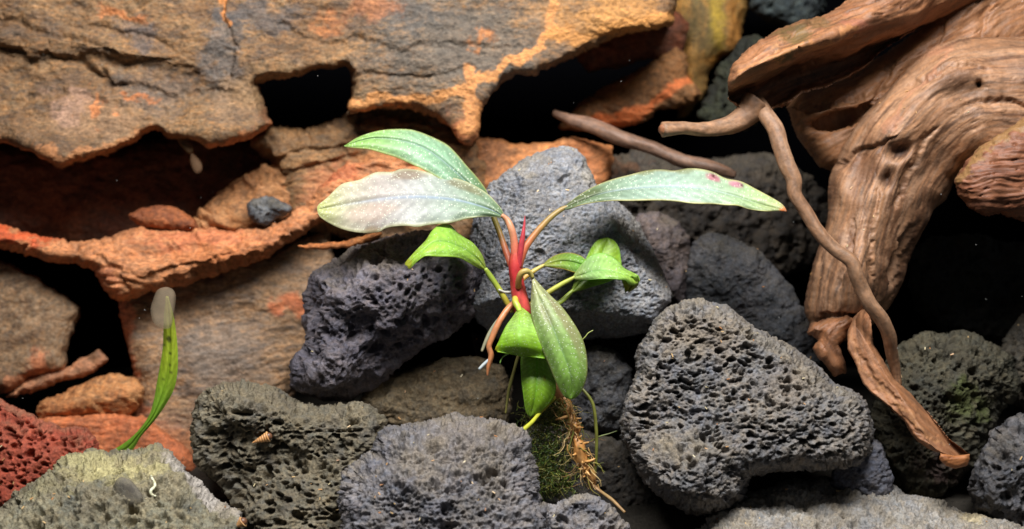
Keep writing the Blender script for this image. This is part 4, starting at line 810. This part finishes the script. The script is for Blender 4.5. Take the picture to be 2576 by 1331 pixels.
def root_hairs():
    Vs, Fs, Cs = [], [], []; off = 0; r = random.Random(21)
    for k in range(210):
        t = r.random(); x = 1404 + t * 84 + r.gauss(0, 12); y = 1000 + t * 215 + r.gauss(0, 10); d = r.uniform(-0.15, 0.35)
        a = r.gauss(1.5, 0.9); n = 9; L = r.choice((20, 30, 45, 70)); pts = []
        for i in range(n):
            pts.append((x, y, d)); a += r.uniform(-0.5, 0.5); x += math.cos(a) * L / n; y += math.sin(a) * L / n; d += r.uniform(-0.03, 0.02)
        pts = np.array(pts); C = P(pts[:, 0], pts[:, 1], pts[:, 2]); rad = np.linspace(r.uniform(0.012, 0.026), 0.006, n)
        V = np.stack([C + rad[:, None] * (math.cos(q) * RIGHT + math.sin(q) * (UP * 0.7 + FWD * 0.7)) for q in (0, 1.57, 3.14, 4.71)], 1).reshape(-1, 3); Vs.append(V)
        for i in range(n - 1):
            for j in range(4): Fs.append((off + i * 4 + j, off + i * 4 + (j + 1) % 4, off + i * 4 + 4 + (j + 1) % 4, off + i * 4 + 4 + j))
        off += len(V); Cs.append(np.tile(s2l(r.choice([(150,112,62),(170,134,80),(128,120,56),(112,80,44),(186,160,110),(120,126,60)])), (len(V), 1)))
    o = make_mesh('root_hairs', np.concatenate(Vs), np.array(Fs), M_STEM, plant, np.concatenate(Cs)); o['kind'] = 'stuff'
root_hairs()

# moss among the roots: strands in one tangle
def moss():
    Vs, Fs, Cs = [], [], []; off = 0; r = random.Random(9)
    for k in range(1500):
        x = r.gauss(1376, 30); y = r.uniform(1020, 1240); x += (y - 1100) * 0.10
        d = r.uniform(-0.1, 0.9); a = r.uniform(0, 6.28); n = 6; L = r.uniform(10, 34)
        pts = []
        for i in range(n):
            pts.append((x, y, d)); a += r.uniform(-0.7, 0.7); x += math.cos(a) * L / n; y += math.sin(a) * L / n + 0.8; d += r.uniform(-0.03, 0.03)
        pts = np.array(pts); C = P(pts[:, 0], pts[:, 1], pts[:, 2]); rad = np.linspace(0.014, 0.006, n)
        ring = [C + rad[:, None] * (math.cos(t) * RIGHT + math.sin(t) * (UP * 0.7 + FWD * 0.7)) for t in (0, 2.1, 4.2)]
        V = np.stack(ring, 1).reshape(-1, 3); Vs.append(V)
        for i in range(n - 1):
            for j in range(3):
                Fs.append((off + i * 3 + j, off + i * 3 + (j + 1) % 3, off + (i + 1) * 3 + (j + 1) % 3, off + (i + 1) * 3 + j))
        off += len(V)
        Cs.append(np.tile(s2l(r.choice([(62,86,26),(84,100,32),(100,96,42),(48,66,24),(116,116,50)])), (len(V), 1)))
    o = make_mesh('moss', np.concatenate(Vs), np.array(Fs), M_STEM, None, np.concatenate(Cs))
    tag(o, 'tangle of fine dark green moss strands hanging under the plant leaves', 'moss', kind='stuff')
moss()

# the lone narrow leaf at the left
def lone_leaf():
    root_ = tag(empty('grass_plant'), 'single narrow bright green leaf with dark specks growing from behind the olive topped stone', 'plant')
    mid = [(280,1140),(318,1128),(350,1092),(382,1052),(402,1012),(416,972),(424,930),(428,880),(427,838),(424,790),(420,745)]
    w = [6,15,8,10,17,24,24,20,17,12,3]
    m = np.array(mid, float); tg = np.gradient(m, axis=0); tg /= np.linalg.norm(tg, axis=1, keepdims=True); nn = np.stack([tg[:, 1], -tg[:, 0]], 1)
    lf = leaf(None, mid, (m - nn * np.array(w)[:, None] * 0.95), (m + nn * np.array(w)[:, None] * 0.95), [1.6,1.2,1.2,1.3,1.4], [0.05,0.1,0.05], [0.05,0.1,0.05], [(124,168,54),(118,166,48),(130,172,52),(150,172,44),(160,174,46),(150,150,50)], 0.0, 29, 0.05, 0.01, 2, midc=(104,140,20), edgec=(120,170,40),
              spots=[(0.76,0.2,0.02,0.5,(50,50,20),0.9),(0.68,0.0,0.008,0.25,(40,44,16),0.9),(0.62,-0.1,0.012,0.15,(60,70,20),0.8),(0.72,0.8,0.01,0.2,(50,56,20),0.8),(0.58,-0.3,0.008,0.2,(60,60,20),0.8),(0.53,0.4,0.01,0.2,(60,70,20),0.7)])
    lf.parent = root_; lf.name = 'leaf_blade'
lone_leaf()

# ------------------------------------------------------------------ small creatures, stand-in smudge blobs and debris
def blob(name, label, cat, outline, d, T, colr, seed, rough=0.6, see=0.4):  # translucent film shaped to stand in for a soft blurred smudge
    m = plain_mat(name + '_film', s2l(colr), rough, (0.7, 1.2), 500, 0.3)
    nt = m.node_tree; tr = node(nt, 'ShaderNodeBsdfTransparent'); ms = node(nt, 'ShaderNodeMixShader'); ms.inputs['Fac'].default_value = see
    nt.links.new(nt.nodes['Principled BSDF'].outputs['BSDF'], ms.inputs[1]); nt.links.new(tr.outputs['BSDF'], ms.inputs[2]); nt.links.new(ms.outputs['Shader'], nt.nodes['Material Output'].inputs['Surface'])
    o = solid(name, outline, d, T, T, T * 1.1, m, lambda p, xy, ax, s: fbm(p * 1.5, 2, s) * 0.05, dict(base=(colr, colr, colr)), seed=seed, res=2.6, rough_edge=1, round_=True)
    return tag(o, label, cat)
def on_stone(stone_name, x, y):
    V, N, XY = FRONT[stone_name]; i = np.argmin(((XY - np.array((x, y))) ** 2).sum(1)); return float((V[i] - CAM) @ FWD - DIST)
OLIVE = [o.name for o in bpy.data.objects if 'white worm' in o.get('label', '')][0]
CONE = [o.name for o in bpy.data.objects if 'cone shell' in o.get('label', '')][0]
blob('snail', 'smooth pale grey green bead shaped smudge above the tip of the narrow leaf', 'snail', [(388,745),(398,728),(418,722),(436,730),(442,752),(436,790),(430,822),(408,826),(386,812),(378,778)], 1.05, 0.22, (160,142,118), 501, 0.8, 0.68)  # this and the next three are made-up bodies for smudges, not animals
blob('snail', 'smooth translucent grey smudge over the olive topped stone', 'snail', [(288,1216),(302,1200),(325,1206),(345,1226),(360,1250),(352,1270),(325,1276),(305,1262),(290,1238)], on_stone(OLIVE, 322, 1240) - 0.06, 0.14, (112,106,98), 502, 0.7, 0.5)
blob('snail', 'dim tan smudge under the slate overhang, touching its edge', 'snail', [(446,352),(466,350),(484,362),(488,380),(476,388),(460,374)], 4.7, 0.14, (120,92,62), 503, 0.8, 0.6)
blob('snail', 'small tan smudge below the other one in the cave mouth', 'snail', [(480,384),(494,392),(508,412),(508,428),(496,436),(484,424),(478,404)], 4.7, 0.14, (116,88,64), 504, 0.8, 0.6)

def shell(label, x, y, dx, dy, L, r, d, seed):
    pts = []; n = 7
    for i in range(n * 3 + 1):
        t = i / (n * 3); rr = r * (1 - t) ** 0.9 * (1 + 0.10 * math.sin(t * n * 2 * math.pi)) + 0.3
        pts.append((x + dx * L * t, y + dy * L * t, d - 0.02, rr))
    t_ = empty('snail'); tag(t_, label, 'snail', None)
    tube('shell', pts, M_STEM, t_, ((190,140,90),(206,166,116),(140,92,56)), seed, 16, 1.0, 0.004)
    tube('shell_mouth', [(x, y, d - 0.05, r * 0.75), (x - dx * 2, y - dy * 2 + 1, d - 0.1, r * 0.6)], M_STEM, t_, ((96,64,44),(120,80,56),(70,48,36)), seed + 1, 12, 1, 0.002)
shell('tiny tan cone shelled snail on the brownish pitted lava stone', 676, 1098, -0.93, 0.36, 46, 13, on_stone(CONE, 660, 1104) - 0.08, 511)
shell('tiny brown shelled snail at the foot of the olive topped stone', 612, 1312, -0.8, 0.6, 26, 14, -1.9, 515)
worm = tube('worm', [(x, y, on_stone(OLIVE, x, y) - 0.05, r_) for (x, y, r_) in ((380,1197,2.5),(384,1206,3.6),(389,1216,3.8),(389,1225,3.8),(381,1232,4),(379,1239,3.8),(383,1245,3.4),(391,1248,2.2))], M_STEM, None, ((196,196,166),(210,208,180),(180,176,140)), 521, 12, 2, 0.002)
tag(worm, 'little white S shaped worm on the olive topped stone', 'worm')

def debris():
    r = np.random.default_rng(4); Vs, Fs, Cs = [], [], []; off = 0
    cube = np.array([(-1,-1,-1),(1,-1,-1),(1,1,-1),(-1,1,-1),(-1,-1,1),(1,-1,1),(1,1,1),(-1,1,1)], float)
    cf = np.array([(0,3,2,1),(4,5,6,7),(0,1,5,4),(1,2,6,5),(2,3,7,6),(3,0,4,7)])
    for k, (V, N, XY) in FRONT.items():
        if not (k.startswith('lava') or k in ('trunk',)): continue
        m = np.where((N[:, 2] > 0.25) & (XY[:, 0] > 0) & (XY[:, 0] < 2576) & (XY[:, 1] < 1331))[0]
        if len(m) == 0: continue
        cnt = max(1, int(len(m) * 0.0011))
        for i in r.choice(m, cnt):
            n = N[i]; t = np.cross(n, r.normal(size=3)); t /= np.linalg.norm(t); b = np.cross(n, t)
            s = r.uniform(0.02, 0.05); W = V[i] + n * 0.012 + (cube[:, :1] * t * s + cube[:, 1:2] * b * s * 0.28 + cube[:, 2:] * n * 0.012)
            Vs.append(W); Fs.append(cf + off); off += 8
            Cs.append(np.tile(s2l([(186,144,98),(196,164,116),(170,118,76),(190,176,140)][r.integers(4)]), (8, 1)))
    tag(make_mesh('food_flakes', np.concatenate(Vs), np.concatenate(Fs), M_STEM, None, np.concatenate(Cs), smooth=False), 'tiny tan flakes of debris scattered over the stones', 'debris', kind='stuff')
    Vs, Fs = [], []; off = 0
    octa = np.array([(1,0,0),(-1,0,0),(0,1,0),(0,-1,0),(0,0,1),(0,0,-1)], float); of = np.array([(0,2,4,4),(2,1,4,4),(1,3,4,4),(3,0,4,4),(2,0,5,5),(1,2,5,5),(3,1,5,5),(0,3,5,5)])
    for _ in range(70):
        c = P(r.uniform(0, 2576), r.uniform(0, 1331), r.uniform(-4, 4)); Vs.append(c + octa * r.uniform(0.004, 0.013)); Fs.append(of + off); off += 6
    V = np.concatenate(Vs)
    tag(make_mesh('water_specks', V, np.concatenate(Fs), M_STEM, None, np.tile(s2l((170,172,170)), (len(V), 1)), smooth=False), 'minute white specks drifting in the water', 'specks', kind='stuff')
debris()
